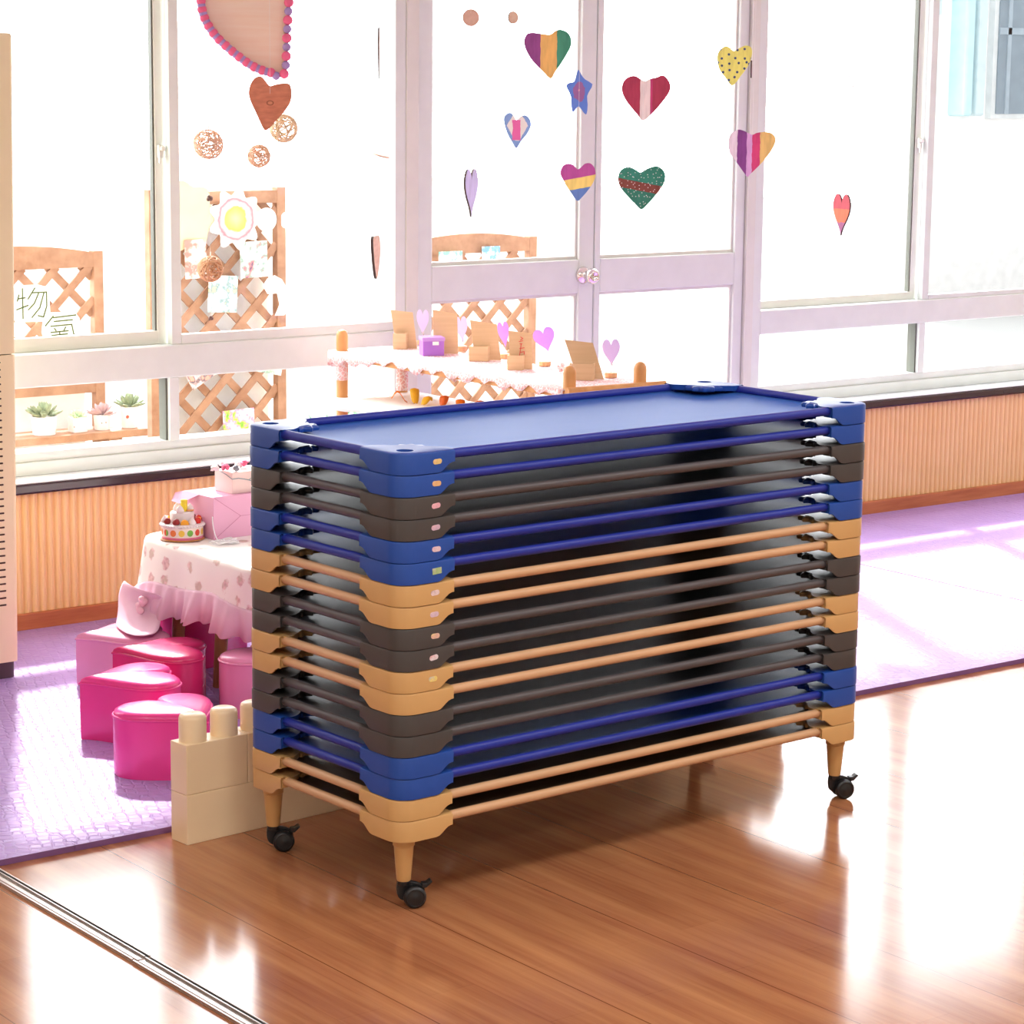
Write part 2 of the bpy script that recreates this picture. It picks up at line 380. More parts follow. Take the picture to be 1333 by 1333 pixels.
# ================================================================== STACK OF COTS
L_, W_, NP = 1.35, .5544, 18
P_, Z0, HB = .04383, .14755, .0432
TH = .0371962
ct, st_ = math.cos(TH), math.sin(TH)
COTC = {'blue': ((34, 74, 156), (32, 46, 146), (44, 98, 182)), 'grey': ((72, 65, 62), (82, 74, 74), (50, 52, 58)), 'tan': ((208, 160, 102), (212, 164, 122), (112, 86, 66))}
def cotmats(k):
    a, b, c = COTC[k]
    return (plain('cot_plastic_' + k, a, .38, spec=.38, vary=.02, bump=.03, bscale=500), plain('cot_tube_' + k, b, .42, spec=.4, vary=.03, bump=.12, bscale=700),
            fabric(k, c))
def fabric(k, c):
    nm = 'cot_fabric_' + k
    if nm in MATS: return MATS[nm]
    s = N(nm); v = s.coord(); wv = s.noise(s.coord((900, 900, 900)), 1, 1); big = s.noise(s.coord((3, 9, 3)), 1.5, 3)
    s.bump(s.math('ADD', s.math('MULTIPLY', wv, .25), big), .25, .006)
    MATS[nm] = s.set(lin(c), .48, 0, .36); return MATS[nm]
A_, AW = .135, .034
def bracket_bm(cx, cy):
    """corner bracket, outer corner at (cx,cy) of the cot rectangle, open below, cut-away lower edges"""
    sx = 1 if cx == 0 else -1; sy = 1 if cy == 0 else -1
    bm = new_bm(); r = .042; n = 10
    def tr(p, z): return (cx + sx * p[0], cy + sy * p[1], z)
    # outer path: arm end on X side -> corner arc -> arm end on Y side ; params: distance from arm end for the lower edge
    path = []
    for u in (A_, A_ - .005, A_ - .013, A_ - .020, A_ - .027, A_ - .034, A_ - .042, .075): path.append((u, 0, A_ - u))
    for i in range(n + 1):
        t = -PI / 2 - i * (PI / 2) / n
        path.append((r + r * math.cos(t), r + r * math.sin(t), 1))
    for u in (.075, A_ - .042, A_ - .034, A_ - .027, A_ - .020, A_ - .013, A_ - .005, A_): path.append((0, u, A_ - u))
    def low(d):
        if d < .005: return HB * .43
        if d < .040:
            t = (d - .005) / .035; t = t * t * (3 - 2 * t); return HB * .43 * (1 - t)
        return 0
    ins = .0035
    outer_b = [tr(p, low(p[2])) for p in path]; outer_t = [tr(p, HB - .005) for p in path]
    cenx = ceny = .075
    def inn(p, k):
        # inward offset of the path point
        if p[1] == 0: return (p[0], k, p[2])
        if p[0] == 0: return (k, p[1], p[2])
        dx, dy = r - p[0], r - p[1]; l = math.hypot(dx, dy); return (p[0] + dx / l * k, p[1] + dy / l * k, p[2])
    mid_t = [tr(inn(p, .0015), HB - .0015) for p in path]; top = [tr(inn(p, .005), HB) for p in path]
    in_t = [tr(inn(p, ins), HB - .006) for p in path]; in_b = [tr(inn(p, ins), low(p[2])) for p in path]
    V = rings(bm, [in_t, in_b, outer_b, outer_t, mid_t, top], close=False, cap0=False, cap1=False)
    for k in (0, -1):
        pass
    # top plate with hole: polygon outline = top path + inner edge, hole at (.0427,.0427)
    inner = smooth_poly([(.005, A_), (.030, A_ + .006), (.052, .128), (.070, .112), (.098, .104), (.104, .098), (.112, .070), (.128, .052), (A_ + .006, .030), (A_, .005)], 4, closed=False)[1:-1]
    topv = V[-1]
    iv = [bm.verts.new(tr(p, HB)) for p in inner]
    loop = list(topv) + iv
    h = .0427; hr = .0175
    hv = [bm.verts.new(tr((h + hr * math.cos(2 * PI * k / 24), h + hr * math.sin(2 * PI * k / 24)), HB)) for k in range(24)]
    edges = []
    for Lp in (loop, hv):
        for i in range(len(Lp)):
            a, b = Lp[i], Lp[(i + 1) % len(Lp)]
            e = bm.edges.get((a, b)) or bm.edges.new((a, b)); edges.append(e)
    bmesh.ops.triangle_fill(bm, edges=edges, use_beauty=True)
    # inner lip of the plate, hole wall and floor of the socket
    il = [bm.verts.new(tr((p[0] * .985, p[1] * .985), HB - .013)) for p in inner]
    for i in range(len(inner) - 1): bm.faces.new((iv[i], iv[i + 1], il[i + 1], il[i]))
    hb = [bm.verts.new(tr((h + .015 * math.cos(2 * PI * k / 24), h + .015 * math.sin(2 * PI * k / 24)), HB - .022)) for k in range(24)]
    for k in range(24): bm.faces.new((hv[k], hv[(k + 1) % 24], hb[(k + 1) % 24], hb[k]))
    bm.faces.new(hb)
    # end collars around the tube mouths
    e0 = .017
    for ax in (0, 1):
        prof = []
        q = [(0.0035, HB * .43), (.030, HB * .43), (.032, HB - .014), (.030, HB - .002), (.005, HB - .002)]
        a = A_ - .004; b = A_ - .02
        A = [bm.verts.new(tr((a, p[0]) if ax == 0 else (p[0], a), p[1])) for p in q]
        bm.faces.new(A)
    return bm
def arm_fix(bm): return bm
def tongue_bm(cx, cy):
    sx = 1 if cx == 0 else -1; sy = 1 if cy == 0 else -1
    bm = new_bm()
    pts = smooth_poly([(.060, .125), (.078, .118), (.090, .128), (.100, .116), (.116, .116), (.116, .100), (.128, .090), (.118, .078), (.125, .060), (.09, .06), (.06, .09)], 4)
    P3 = lambda k, z: [(cx + sx * (.09 + (p[0] - .09) * k), cy + sy * (.09 + (p[1] - .09) * k), z) for p in pts]
    rings(bm, [P3(.96, HB - .012), P3(1, HB - .007), P3(.98, HB - .0035), P3(.85, HB - .0012)])
    return bm
def leg_parts(root, gx, gy, lm, out):
    bm = new_bm(); lathe(bm, [(.0135, 0), (.0150, .004), (.0205, .072), (.0205, .073), (.0225, .075), (.0225, .100)], 24)
    bmesh.ops.translate(bm, verts=bm.verts, vec=(gx, gy, .056)); leg = obj('leg', bm, lm, root, smooth=True, auto=35)
    # caster: stem, swivel housing, two wheels and a brake lever; trails towards +x (local), slightly turned
    rot = Matrix.Translation((gx, gy, 0)) @ Matrix.Rotation(out, 4, 'Z')
    def put(bm): bmesh.ops.transform(bm, matrix=rot, verts=bm.verts); return bm
    bm = new_bm(); pr = smooth_poly([(-.013, .052), (-.014, .030), (-.008, .018), (.004, .014), (.020, .022), (.040, .026), (.042, .040), (.032, .049), (.016, .054), (.0, .057)], 4)
    extrude_poly(bm, pr, -.0055, .0055, axis='y'); lathe(bm, [(.013, .046), (.0135, .057)], 16)
    A = [p for p in pr]
    obj('caster_housing', put(bm), MATS['blk'], leg, bevel=.002)
    for sgn in (-1, 1):
        bm = new_bm(); lathe(bm, [(.004, -.0085), (.014, -.0080), (.0185, -.0075), (.0225, -.005), (.0235, 0), (.0225, .005), (.018, .0075), (.017, .0060), (.008, .0065), (.004, .0085)], 28)
        bmesh.ops.rotate(bm, verts=bm.verts, cent=(0, 0, 0), matrix=Matrix.Rotation(-sgn * PI / 2, 3, 'X'))
        bmesh.ops.translate(bm, verts=bm.verts, vec=(.021, sgn * .0148, .0237)); obj('wheel', put(bm), MATS['blk'], leg, smooth=True, auto=50)
    bm = new_bm(); pr = [(.036, .040), (.046, .040), (.058, .052), (.054, .056), (.046, .050), (.036, .050)]
    extrude_poly(bm, pr, -.009, .009, axis='y'); obj('brake_lever', put(bm), MATS['blk'], leg, bevel=.0015)
def make_cot(k):
    pm, tm, fm = cotmats(k)
    root = thing('stacking_cot', 'x', 'cot')
    for cx in (0, L_):
        for cy in (0, W_):
            obj('corner_bracket', bracket_bm(cx, cy), pm, root, smooth=True, auto=38)
            obj('fabric_clip', tongue_bm(cx, cy), plain('cot_clip_' + k, COTC[k][0], .28, spec=.42, vary=.02), root, smooth=True, auto=50)
    t = .0178; zt_ = HB - .0106; r = .0098
    for y in (t, W_ - t):
        bm = new_bm(); tube(bm, [(A_ - .03, y, zt_), (L_ - A_ + .03, y, zt_)], r, 20); obj('side_rail', bm, tm, root, smooth=True, auto=50)
    for x in (t, L_ - t):
        bm = new_bm(); tube(bm, [(x, A_ - .03, zt_), (x, W_ - A_ + .03, zt_)], r, 20); obj('end_rail', bm, tm, root, smooth=True, auto=50)
    # fabric bed: octagon-like sheet between the rails, slightly sagging
    bm = new_bm(); nx, ny = 44, 20; G = {}
    zf = zt_ - .006
    for i in range(nx + 1):
        for j in range(ny + 1):
            x = t + (L_ - 2 * t) * i / nx; y = t + (W_ - 2 * t) * j / ny
            # pull the corners in behind the brackets
            dx = min(x, L_ - x); dy = min(y, W_ - y)
            u = min(1, (dx - t) / .12); vv = min(1, (dy - t) / .10)
            sag = .009 * (1 - (1 - u) ** 2) * (1 - (1 - vv) ** 2)
            G[i, j] = (x, y, zf - sag)
    vs = {}
    for i in range(nx):
        for j in range(ny):
            mx_ = (G[i, j][0] + G[i + 1, j][0]) / 2; my_ = (G[i, j][1] + G[i, j + 1][1]) / 2
            if min(mx_, L_ - mx_) + min(my_, W_ - my_) < .165: continue
            q = []
            for kk in ((i, j), (i + 1, j), (i + 1, j + 1), (i, j + 1)):
                if kk not in vs: vs[kk] = bm.verts.new(G[kk])
                q.append(vs[kk])
            bm.faces.new(q)
    o = obj('fabric_bed', bm, fm, root, smooth=True)
    so_ = o.modifiers.new('thick', 'SOLIDIFY'); so_.thickness = .0016; so_.offset = -1
    return root
def copy_tree(o, parent=None):
    c = o.copy(); COL.objects.link(c)
    if parent: c.parent = parent
    for ch in list(o.children): copy_tree(ch, c)
    return c
order = ['blue', 'blue', 'grey', 'grey', 'blue', 'blue', 'tan', 'tan', 'grey', 'grey', 'tan', 'tan', 'grey', 'grey', 'blue', 'blue', 'tan', 'tan']
stick = [((236, 200, 120), (240, 205, 170)), ((238, 184, 122), (245, 200, 150)), ((240, 176, 188), (246, 200, 204)), ((216, 182, 200), (236, 190, 196)), ((236, 206, 210), (220, 160, 180)), ((170, 196, 130), (226, 206, 196)), ((240, 214, 212), (180, 150, 160)), ((222, 190, 206), (240, 214, 214)), ((232, 186, 168), (240, 214, 140)), ((240, 226, 228), (226, 160, 160)), ((244, 216, 120), (190, 190, 200))]
sname = ['yellow', 'orange', 'pink', 'lilac', 'pale pink', 'green rectangular', 'pinkish white', 'mauve', 'peach', 'white', 'lemon yellow']
words = {'blue': 'blue', 'grey': 'dark grey', 'tan': 'tan'}
ordn = ['topmost', 'second', 'third', 'fourth', 'fifth', 'sixth', 'seventh', 'eighth', 'ninth', 'tenth', 'eleventh', 'twelfth', 'thirteenth', 'fourteenth', 'fifteenth', 'sixteenth', 'seventeenth', 'lowest']
protos = {}
jit = [(0, 0), (-.001, .0006), (.0005, -.001), (.0008, 0), (-.0006, .0008), (0, -.0006)]
for i, k in enumerate(order):
    if k not in protos: protos[k] = c = make_cot(k)
    else: c = copy_tree([protos[k]][0])
    if k in protos and c is not protos[k]:
        for ch in list(c.children):
            if ch.name.startswith('name_sticker'): bpy.data.objects.remove(ch)
    jx, jy = jit[i % 6]
    c.location = (jx, jy, Z0 + (NP - 1 - i) * P_); c.rotation_euler = (0, 0, TH)
    if i == 0: lb = 'topmost blue stacking cot, its pale shining fabric bed open to view'
    elif i < 11: lb = '%s stacking cot with the %s sticker, %s from the top' % (words[k], sname[i], ordn[i])
    elif i == 17: lb = 'lowest tan stacking cot, standing on four legs with black casters'
    else: lb = '%s stacking cot without a sticker, %s from the top' % (words[k], ordn[i])
    c['label'] = lb; c['category'] = 'cot'; c['group'] = 'cots in the stack'
COTS = sorted([o for o in COL.objects if o.name.startswith('stacking_cot')], key=lambda o: -o.location.z)
for i in range(11):
    a, b = stick[i]
    s = N('sticker_%s' % sname[i].replace(' ', '_')); v = s.coord()
    sx = s.n('ShaderNodeSeparateXYZ'); s.l(v, sx.inputs[0])
    nz = s.noise(s.coord((420, 200, 520)), 1, 3, .7)
    base = s.ramp(s.noise(s.coord((60, 1, 30)), 1, 2), [(.4, lin(a)), (.62, lin(b))])
    ink = s.ramp(nz, [(.54, (0, 0, 0, 1)), (.60, (.55, .55, .55, 1))])
    band = s.math('MULTIPLY', s.math('LESS_THAN', s.math('ABSOLUTE', s.math('SUBTRACT', sx.outputs['Z'], HB * .52)), .0028), 1.0)
    fac = s.mix(band, (0, 0, 0, 1), ink)
    col = s.mix(fac, base, lin((150, 120, 140)))
    m = s.set(col, .35)
    bm = new_bm(); x0 = .0905 + (0 if i in (0, 1, 4, 5) else -.004) - (.003 if i in (9, 10) else 0); hw, hh = .0098, .0052; n = 8
    tilt = [.06, 0, .10, .08, 0, .06, .08, .05, 0, .14, .04][i]
    if i == 5: pts = [(-.0112, -.0062), (.0112, -.0062), (.0112, .0062), (-.0112, .0062)]
    else: pts = [(hw - hh + .001 + hh * math.cos(t), hh * math.sin(t)) for t in [-PI / 2 + PI * q / n for q in range(n + 1)]] + [(-hw + hh - .001 + hh * math.cos(t), hh * math.sin(t)) for t in [PI / 2 + PI * q / n for q in range(n + 1)]]
    pts = [(x0 + p[0] * math.cos(tilt) - p[1] * math.sin(tilt), HB * .52 + p[0] * math.sin(tilt) + p[1] * math.cos(tilt)) for p in pts]
    extrude_poly(bm, pts, -.0008, -.0001, axis='y')
    o = obj('name_sticker', bm, m, COTS[i]); o['label'] = '%s sticker with small writing' % sname[i]
for gx in (.0427, L_ - .0427):
    for gy in (.0427, W_ - .0427):
        c = COTS[-1]; n0 = set(COL.objects)
        leg_parts(c, gx, gy, cotmats('tan')[0], -.50 if gx < 1 else -.42)
        for o in set(COL.objects) - n0:
            if o.name.startswith('leg'): o.location = (0, 0, -Z0)
# care label seen in the gap of the fifth cot
o = obj('care_label', BX((.032, .262, HB - .0155), (.062, .300, HB - .0148)), plain('care_label', (205, 196, 190), .6), COTS[4])

# ================================================================== BUILDING BLOCKS beside the stack
BM_ = plain('block_plastic', (250, 222, 180), .34, spec=.45, vary=.03, scale=5)
BRZ = .075; bx0, by0 = -.112, .648
def block(loc, ln, studs, label, h=.112, dep=.062):
    t = thing('building_block', label, 'toy block', loc, BRZ, 'cream building blocks')
    obj('block_body', BX((0, 0, 0), (ln, dep, h)), BM_, t, bevel=.0015)
    for sx_ in studs:
        bm = new_bm(); lathe(bm, [(.0305, 0), (.0305, .050), (.0285, .057), (.023, .0605), (.0, .0610)], 28, (sx_, dep / 2, h), cap1=False); obj('stud', bm, BM_, t, smooth=True, auto=45)
    return t
def bl(u, z): return (bx0 + u * math.cos(BRZ), by0 + u * math.sin(BRZ), z)
LBL = ['long cream building block on the wooden floor, lower course beside the pink stools', 'long cream building block behind the left wheels, middle of the lower course', 'long cream building block behind the stack, right end of the lower course']
block(bl(0, 0), .604, [], LBL[0])
for q in (1, 2):
    block((.496 + (q - 1) * .606, .684, 0), .604, [], LBL[q]); TB = [o for o in COL.objects if o.get('label') == LBL[q]][0]; TB.rotation_euler = (0, 0, 0)
block(bl(.0, .1125), .162, (.038, .121), 'cream building block with two studs, nearest end of the upper course')
block(bl(.164, .1125), .162, (.038, .121), 'cream building block with studs, in the upper course partly behind the cots')
for q, lb in ((0, 'long studded cream block, upper course, behind the left half of the stack'), (1, 'long studded cream block, upper course, behind the right half of the stack')):
    u = block((.225 + q * .747, .684, .1125), .745, [.04 + .083 * e for e in range(9)], lb); u.rotation_euler = (0, 0, 0)

# ================================================================== TALL CABINET (floor air conditioner) at left
ac = thing('floor_air_conditioner', 'tall cream floor standing air conditioner with slotted side at left edge', 'air conditioner', (-.008, 2.375, MT))
acm = plain('ac_cream', (244, 228, 184), .38, vary=.02)
bm = new_bm(); R = []
def rrect(hx, hy, r, n=6):
    out = []
    for (cx, cy, a0) in ((hx - r, hy - r, 0), (-hx + r, hy - r, PI / 2), (-hx + r, -hy + r, PI), (hx - r, -hy + r, 1.5 * PI)):
        for k in range(n + 1):
            a = a0 + k * PI / 2 / n; out.append((cx + r * math.cos(a), cy + r * math.sin(a)))
    return out
def prism(bm, pts, z0, z1, k0=1, k1=1, mi=0): rings(bm, [[(p[0] * k0, p[1] * k0, z0) for p in pts], [(p[0] * k1, p[1] * k1, z1) for p in pts]], mi=mi)
rings(bm, [[(p[0] * k + .262 * (k - 1), p[1], z) for p in rrect(.262, .175, .014)] for k, z in ((1, .046), (1.026, .893))]); obj('lower_body', bm, acm, ac, smooth=True, auto=40)
bm = new_bm(); rings(bm, [[(p[0] * k + .262 * (k - 1), p[1], z) for p in rrect(.262, .175, .014)] for k, z in ((1.026, .896), (1.052, 1.740), (1.04, 1.746))]); obj('upper_body', bm, acm, ac, smooth=True, auto=40)
bm = new_bm(); prism(bm, rrect(.256, .169, .02), 0, .048); obj('base', bm, plain('ac_base', (78, 62, 66), .5), ac)
bm = new_bm()
for i in range(36):
    z = .205 + i * .0196
    box(bm, (-.20, -.1765, z), (.2285, -.170, z + .0052))
obj('air_slots', bm, plain('slot_dark', (60, 34, 22), .6), ac, bevel=.002)
bm = new_bm(); box(bm, (-.18, -.178, 1.35), (.18, -.171, 1.62)); obj('air_grille', bm, plain('ac_grille', (205, 180, 150), .5), ac, bevel=.01)

# ================================================================== HEART STOOLS
def stool(x, y, rz, rgb, label, wd=.262, ln=.245, h=.158):
    m = plain('leather_%d' % rgb[1], rgb, .23, spec=.55, vary=.02, bump=.05, bscale=300)
    t = thing('heart_stool', label, 'stool', (x, y, MT), rz, 'heart shaped stools')
    base = []
    for i in range(72):
        a = 2 * PI * i / 72; px = math.sin(a) ** 3; pz = (13 * math.cos(a) - 5 * math.cos(2 * a) - 2 * math.cos(3 * a) - math.cos(4 * a))
        yy = (pz + 2.5) / 29
        # soften the tip
        base.append((px * wd / 2, max(yy, -.5 + .0) * ln))
    # smooth the outline
    for _ in range(3): base = [tuple((base[i - 1][a] + 2 * base[i][a] + base[(i + 1) % 72][a]) / 4 for a in (0, 1)) for i in range(72)]
    cy = sum(p[1] for p in base) / 72
    def R(k, z): return [((p[0]) * k, cy + (p[1] - cy) * k, z) for p in base]
    bm = new_bm(); rings(bm, [R(.985, 0), R(1.0, .006), R(1.005, h * .5), R(1.0, h - .014)]); obj('stool_side', bm, m, t, smooth=True, auto=60)
    bm = new_bm(); rings(bm, [R(.995, h - .016), R(1.0, h - .010), R(.975, h - .003), R(.90, h + .002), R(.75, h + .0055), R(.5, h + .008), R(.2, h + .009)]); obj('cushion_top', bm, m, t, smooth=True, auto=60)
    bm = new_bm(); tube(bm, [(p[0] * 1.004, cy + (p[1] - cy) * 1.004, h - .0135) for p in base], .0032, 8, closed=True); obj('piping', bm, m, t, smooth=True)
    return t
HOT, ROSE, PALE = (236, 64, 146), (226, 60, 138), (232, 156, 190)
# rz: heart point (local -y) direction
stool(.135, 1.125, math.radians(8), HOT, 'hot pink heart stool standing nearest the cream blocks')
stool(.200, 1.480, math.radians(-108), ROSE, 'deep pink heart stool with its point turned left, behind the nearest one')
stool(.412, 1.700, math.radians(-122), (204, 40, 104), 'deep pink heart stool in the middle, its notch at the right')
stool(.455, 1.985, math.radians(-108), PALE, 'pale pink heart stool under the hanging cloth corner', wd=.262, ln=.25, h=.143)
stool(.635, 1.480, math.radians(20), (228, 142, 182), 'pale pink heart stool beside the table leg, half behind the cots')
stool(.79, 2.10, math.radians(80), (224, 52, 130), 'bright pink heart stool under the table, just below the cloth ruffle', wd=.25, ln=.25, h=.20)

# ================================================================== ROUND-CORNERED TABLE + CLOTH
TZ = .395
tb = thing('play_table', 'low wooden play table hidden under a floral cloth beside the cots', 'table', (.86, 1.78, MT))
tw = wood('table_wood', (196, 142, 92), (160, 104, 60), (20, 20, 4))
bm = new_bm(); prism(bm, rrect(.285, .33, .09, 8), TZ - MT - .030, TZ - MT - .004); obj('tabletop', bm, tw, tb, smooth=True, auto=40)
for sx_ in (-1, 1):
    for sy_ in (-1, 1):
        bm = new_bm(); tube(bm, [(sx_ * .215, sy_ * .02 + (.22 if sy_ > 0 else .03), 0), (sx_ * .20, sy_ * .02 + (.20 if sy_ > 0 else .01), TZ - MT - .03)], [.016, .022], 14); obj('leg', bm, tw, tb, smooth=True, auto=40)
# tablecloth: floral part and ruffle, draped with a hanging corner
def floral():
    s = N('floral_cloth'); v = s.coord(); 
    vo = s.n('ShaderNodeTexVoronoi', feature='F1'); vo.inputs['Scale'].default_value = 16; vo.inputs['Randomness'].default_value = .7; s.l(v, vo.inputs['Vector'])
    nz = s.noise(v, 70, 3); d = s.math('ADD', vo.outputs['Distance'], s.math('MULTIPLY', nz, .35))
    f = s.ramp(d, [(.42, (1, 1, 1, 1)), (.50, (0, 0, 0, 1))])
    vo2 = s.n('ShaderNodeTexVoronoi', feature='F1'); vo2.inputs['Scale'].default_value = 95; s.l(v, vo2.inputs['Vector'])
    fl = s.ramp(vo2.outputs['Distance'], [(.2, lin((178, 92, 104))), (.7, lin((226, 176, 176)))])
    gr = s.ramp(s.noise(v, 45, 3), [(.50, (0, 0, 0, 1)), (.56, (.7, .7, .7, 1))])
    fl2 = s.mix(gr, fl, lin((176, 150, 120)))
    f2 = s.mix(.62, (0, 0, 0, 1), f)
    col = s.mix(f2, lin((252, 248, 242)), fl2)
    s.bump(s.noise(v, 12, 3), .2, .006)
    return s.set(col, .8, 0, .2)
FL = floral(); RF = plain('ruffle_pink', (228, 188, 208), .75, spec=.2, vary=.04, bump=.1)
cl = thing('tablecloth', 'pink floral tablecloth with a gathered pink ruffle draped over the low play table', 'tablecloth', (.86, 1.78, TZ))
base = rrect(.292, .337, .095, 10); nb = len(base)
# perimeter resampled
def resample(pts, n):
    P = [Vector((p[0], p[1])) for p in pts]; P.append(P[0]); D = [0]
    for a, b in zip(P, P[1:]): D.append(D[-1] + (b - a).length)
    out = []; j = 0
    for i in range(n):
        d = D[-1] * i / n
        while D[j + 1] < d: j += 1
        out.append(P[j].lerp(P[j + 1], (d - D[j]) / max(1e-9, D[j + 1] - D[j])))
    return out
NR = 480; per = resample(base, NR)
nor = []
for i in range(NR):
    t = per[(i + 1) % NR] - per[i - 1]; t.normalize(); nor.append(Vector((t.y, -t.x)))
def near(p, x, y, s_): return math.exp(-((p.x - x) ** 2 + (p.y - y) ** 2) / (s_ * s_))
R = []
for k, zf in ((.2, .0015), (.6, .0015), (.93, .002), (.985, .0)): R.append([(p.x * k, p.y * k, zf) for p in per])
top_rings = R
cornx, corny = -.275, .32
fall = []
hem = []; ruf0 = []; ruf1 = []
for i, (p, nn) in enumerate(zip(per, nor)):
    c = near(p, cornx, corny, .10)
    wv = math.sin(i / NR * 2 * PI * 13) * .004 + math.sin(i / NR * 2 * PI * 7 + 1) * .005
    dropf = .098 + .052 * c + .010 * math.sin(i / NR * 2 * PI * 6 + .6)
    o1 = .004; fall.append((p.x + nn.x * o1, p.y + nn.y * o1, -.012))
    o2 = .012 + wv + .012 * c; hem.append((p.x + nn.x * o2, p.y + nn.y * o2, -dropf))
    g = math.sin(i / NR * 2 * PI * 46 + 2 * math.sin(i / 23.)) 
    big = math.sin(i / NR * 2 * PI * 15 + .8)
    o3 = .018 + wv + .012 * c + .002 * g; ruf0.append((p.x + nn.x * o3, p.y + nn.y * o3, -dropf - .006))
    o4 = .034 + wv * 1.5 + .006 * g + .012 * big + .035 * c; ruf1.append((p.x + nn.x * o4, p.y + nn.y * o4, -dropf - .085 - .10 * c - .004 * big - .004 * g))
R += [[(p.x * 1.0, p.y * 1.0, -.002) for p in per], fall]
mid = [tuple(a[j] * .5 + b[j] * .5 for j in range(3)) for a, b in zip(fall, hem)]
R += [mid, hem]
bm = new_bm(); rings(bm, R, cap0=True, cap1=False); obj('floral_top', bm, FL, cl, smooth=True)
m1 = [tuple(a[j] * .6 + b[j] * .4 for j in range(3)) for a, b in zip(ruf0, ruf1)]
bm = new_bm(); rings(bm, [hem, ruf0, m1, ruf1], cap0=False, cap1=False); o = obj('ruffle', bm, RF, cl, smooth=True); o['label'] = 'gathered plain pink ruffle'
sm = o.modifiers.new('thick', 'SOLIDIFY'); sm.thickness = .0012
# hanging cloth corner with a knot
bm = new_bm()
def sheet(bm, rows, mi=0):
    V = [[bm.verts.new(p) for p in r] for r in rows]
    for A, B in zip(V, V[1:]):
        for i in range(len(A) - 1): bm.faces.new((A[i], A[i + 1], B[i + 1], B[i])).material_index = mi
sheet(bm, [[(p[0] - .86 + (.028 if p[2] < .26 else 0), p[1] - 1.78 + (.052 if p[2] < .26 else 0), p[2] - TZ - (.018 if p[2] < .26 else 0)) for p in r] for r in (
    [(.530, 2.10, .275), (.512, 2.06, .274), (.506, 2.01, .272), (.512, 1.95, .268), (.545, 1.90, .262)],
    [(.490, 2.065, .248), (.486, 2.03, .248), (.478, 1.98, .246), (.490, 1.925, .242), (.525, 1.88, .240)],
    [(.468, 2.02, .222), (.462, 1.98, .220), (.456, 1.94, .216), (.468, 1.89, .214), (.505, 1.85, .218)],
    [(.445, 1.99, .196), (.438, 1.95, .194), (.432, 1.90, .192), (.442, 1.85, .192), (.482, 1.82, .196)],
    [(.420, 1.95, .189), (.408, 1.91, .188), (.396, 1.85, .188), (.402, 1.79, .188), (.455, 1.79, .190)])])
o = obj('cloth_corner', bm, RF, cl, smooth=True); sb = o.modifiers.new('s', 'SUBSURF'); sb.levels = 2; sb.render_levels = 2; sm = o.modifiers.new('thick', 'SOLIDIFY'); sm.thickness = .0012
bm = new_bm()
for k in range(7): sphere(bm, (-.352 + random.uniform(-.010, .010), .185 + random.uniform(-.012, .012), -.150 - .006 * k), .010, 8, 6)
obj('bow', bm, plain('bow_pink', (240, 196, 208), .7), cl, smooth=True)

# toy cake ----------------------------------------------------------------
ck = thing('toy_cake', 'toy fruit cake with a yellow candle and fruit slices on the floral cloth', 'toy cake', (.640, 1.968, TZ + .0016), math.radians(10))
bm = new_bm(); lathe(bm, [(.050, 0), (.062, .003), (.060, .006)], 40); obj('cake_plate', bm, plain('gold_rim', (196, 130, 70), .35), ck, smooth=True, auto=40)
s = N('cake_band'); v = s.coord(); sx = s.n('ShaderNodeSeparateXYZ'); s.l(v, sx.inputs[0])
ang = s.math('DIVIDE', s.math('ARCTAN2', sx.outputs['Y'], sx.outputs['X']), 2 * PI)
fr_ = s.math('FRACT', s.math('MULTIPLY', s.math('ADD', ang, 1), 15))
dz = s.math('DIVIDE', s.math('SUBTRACT', sx.outputs['Z'], .025), .009); dx = s.math('DIVIDE', s.math('SUBTRACT', fr_, .5), .36)
rr = s.math('ADD', s.math('POWER', s.math('ABSOLUTE', dz), 2), s.math('POWER', s.math('ABSOLUTE', dx), 2)); infr = s.math('LESS_THAN', rr, 1)
idx = s.math('FRACT', s.math('MULTIPLY', s.math('FLOOR', s.math('MULTIPLY', s.math('ADD', ang, 1), 15)), .37))
fc = s.ramp(idx, [(0, lin((224, 70, 50))), (.25, lin((240, 196, 70))), (.5, lin((120, 180, 70))), (.75, lin((236, 130, 60)))], 'CONSTANT')
strp = s.math('LESS_THAN', sx.outputs['Z'], .0125)
bcol = s.mix(strp, lin((246, 226, 216)), lin((236, 120, 160))); col = s.mix(infr, bcol, fc)
bm = new_bm(); lathe(bm, [(.056, .005), (.0575, .008), (.0575, .040)], 40); obj('cake_band', bm, s.set(col, .35), ck, smooth=True, auto=40)
cream = plain('toy_cream', (238, 224, 224), .45)
bm = new_bm(); lathe(bm, [(.056, .038), (.061, .041), (.061, .045), (.057, .048), (.040, .047), (.0335, .047), (.0335, .074), (.030, .078), (0.001, .079)], 40)
obj('cream_layers', bm, cream, ck, smooth=True, auto=50)
bm = new_bm()
for k in range(44): a = 2 * PI * k / 44; sphere(bm, (.0605 * math.cos(a), .0605 * math.sin(a), .0425), .0032, 6, 5)
obj('cream_beading', bm, cream, ck, smooth=True)
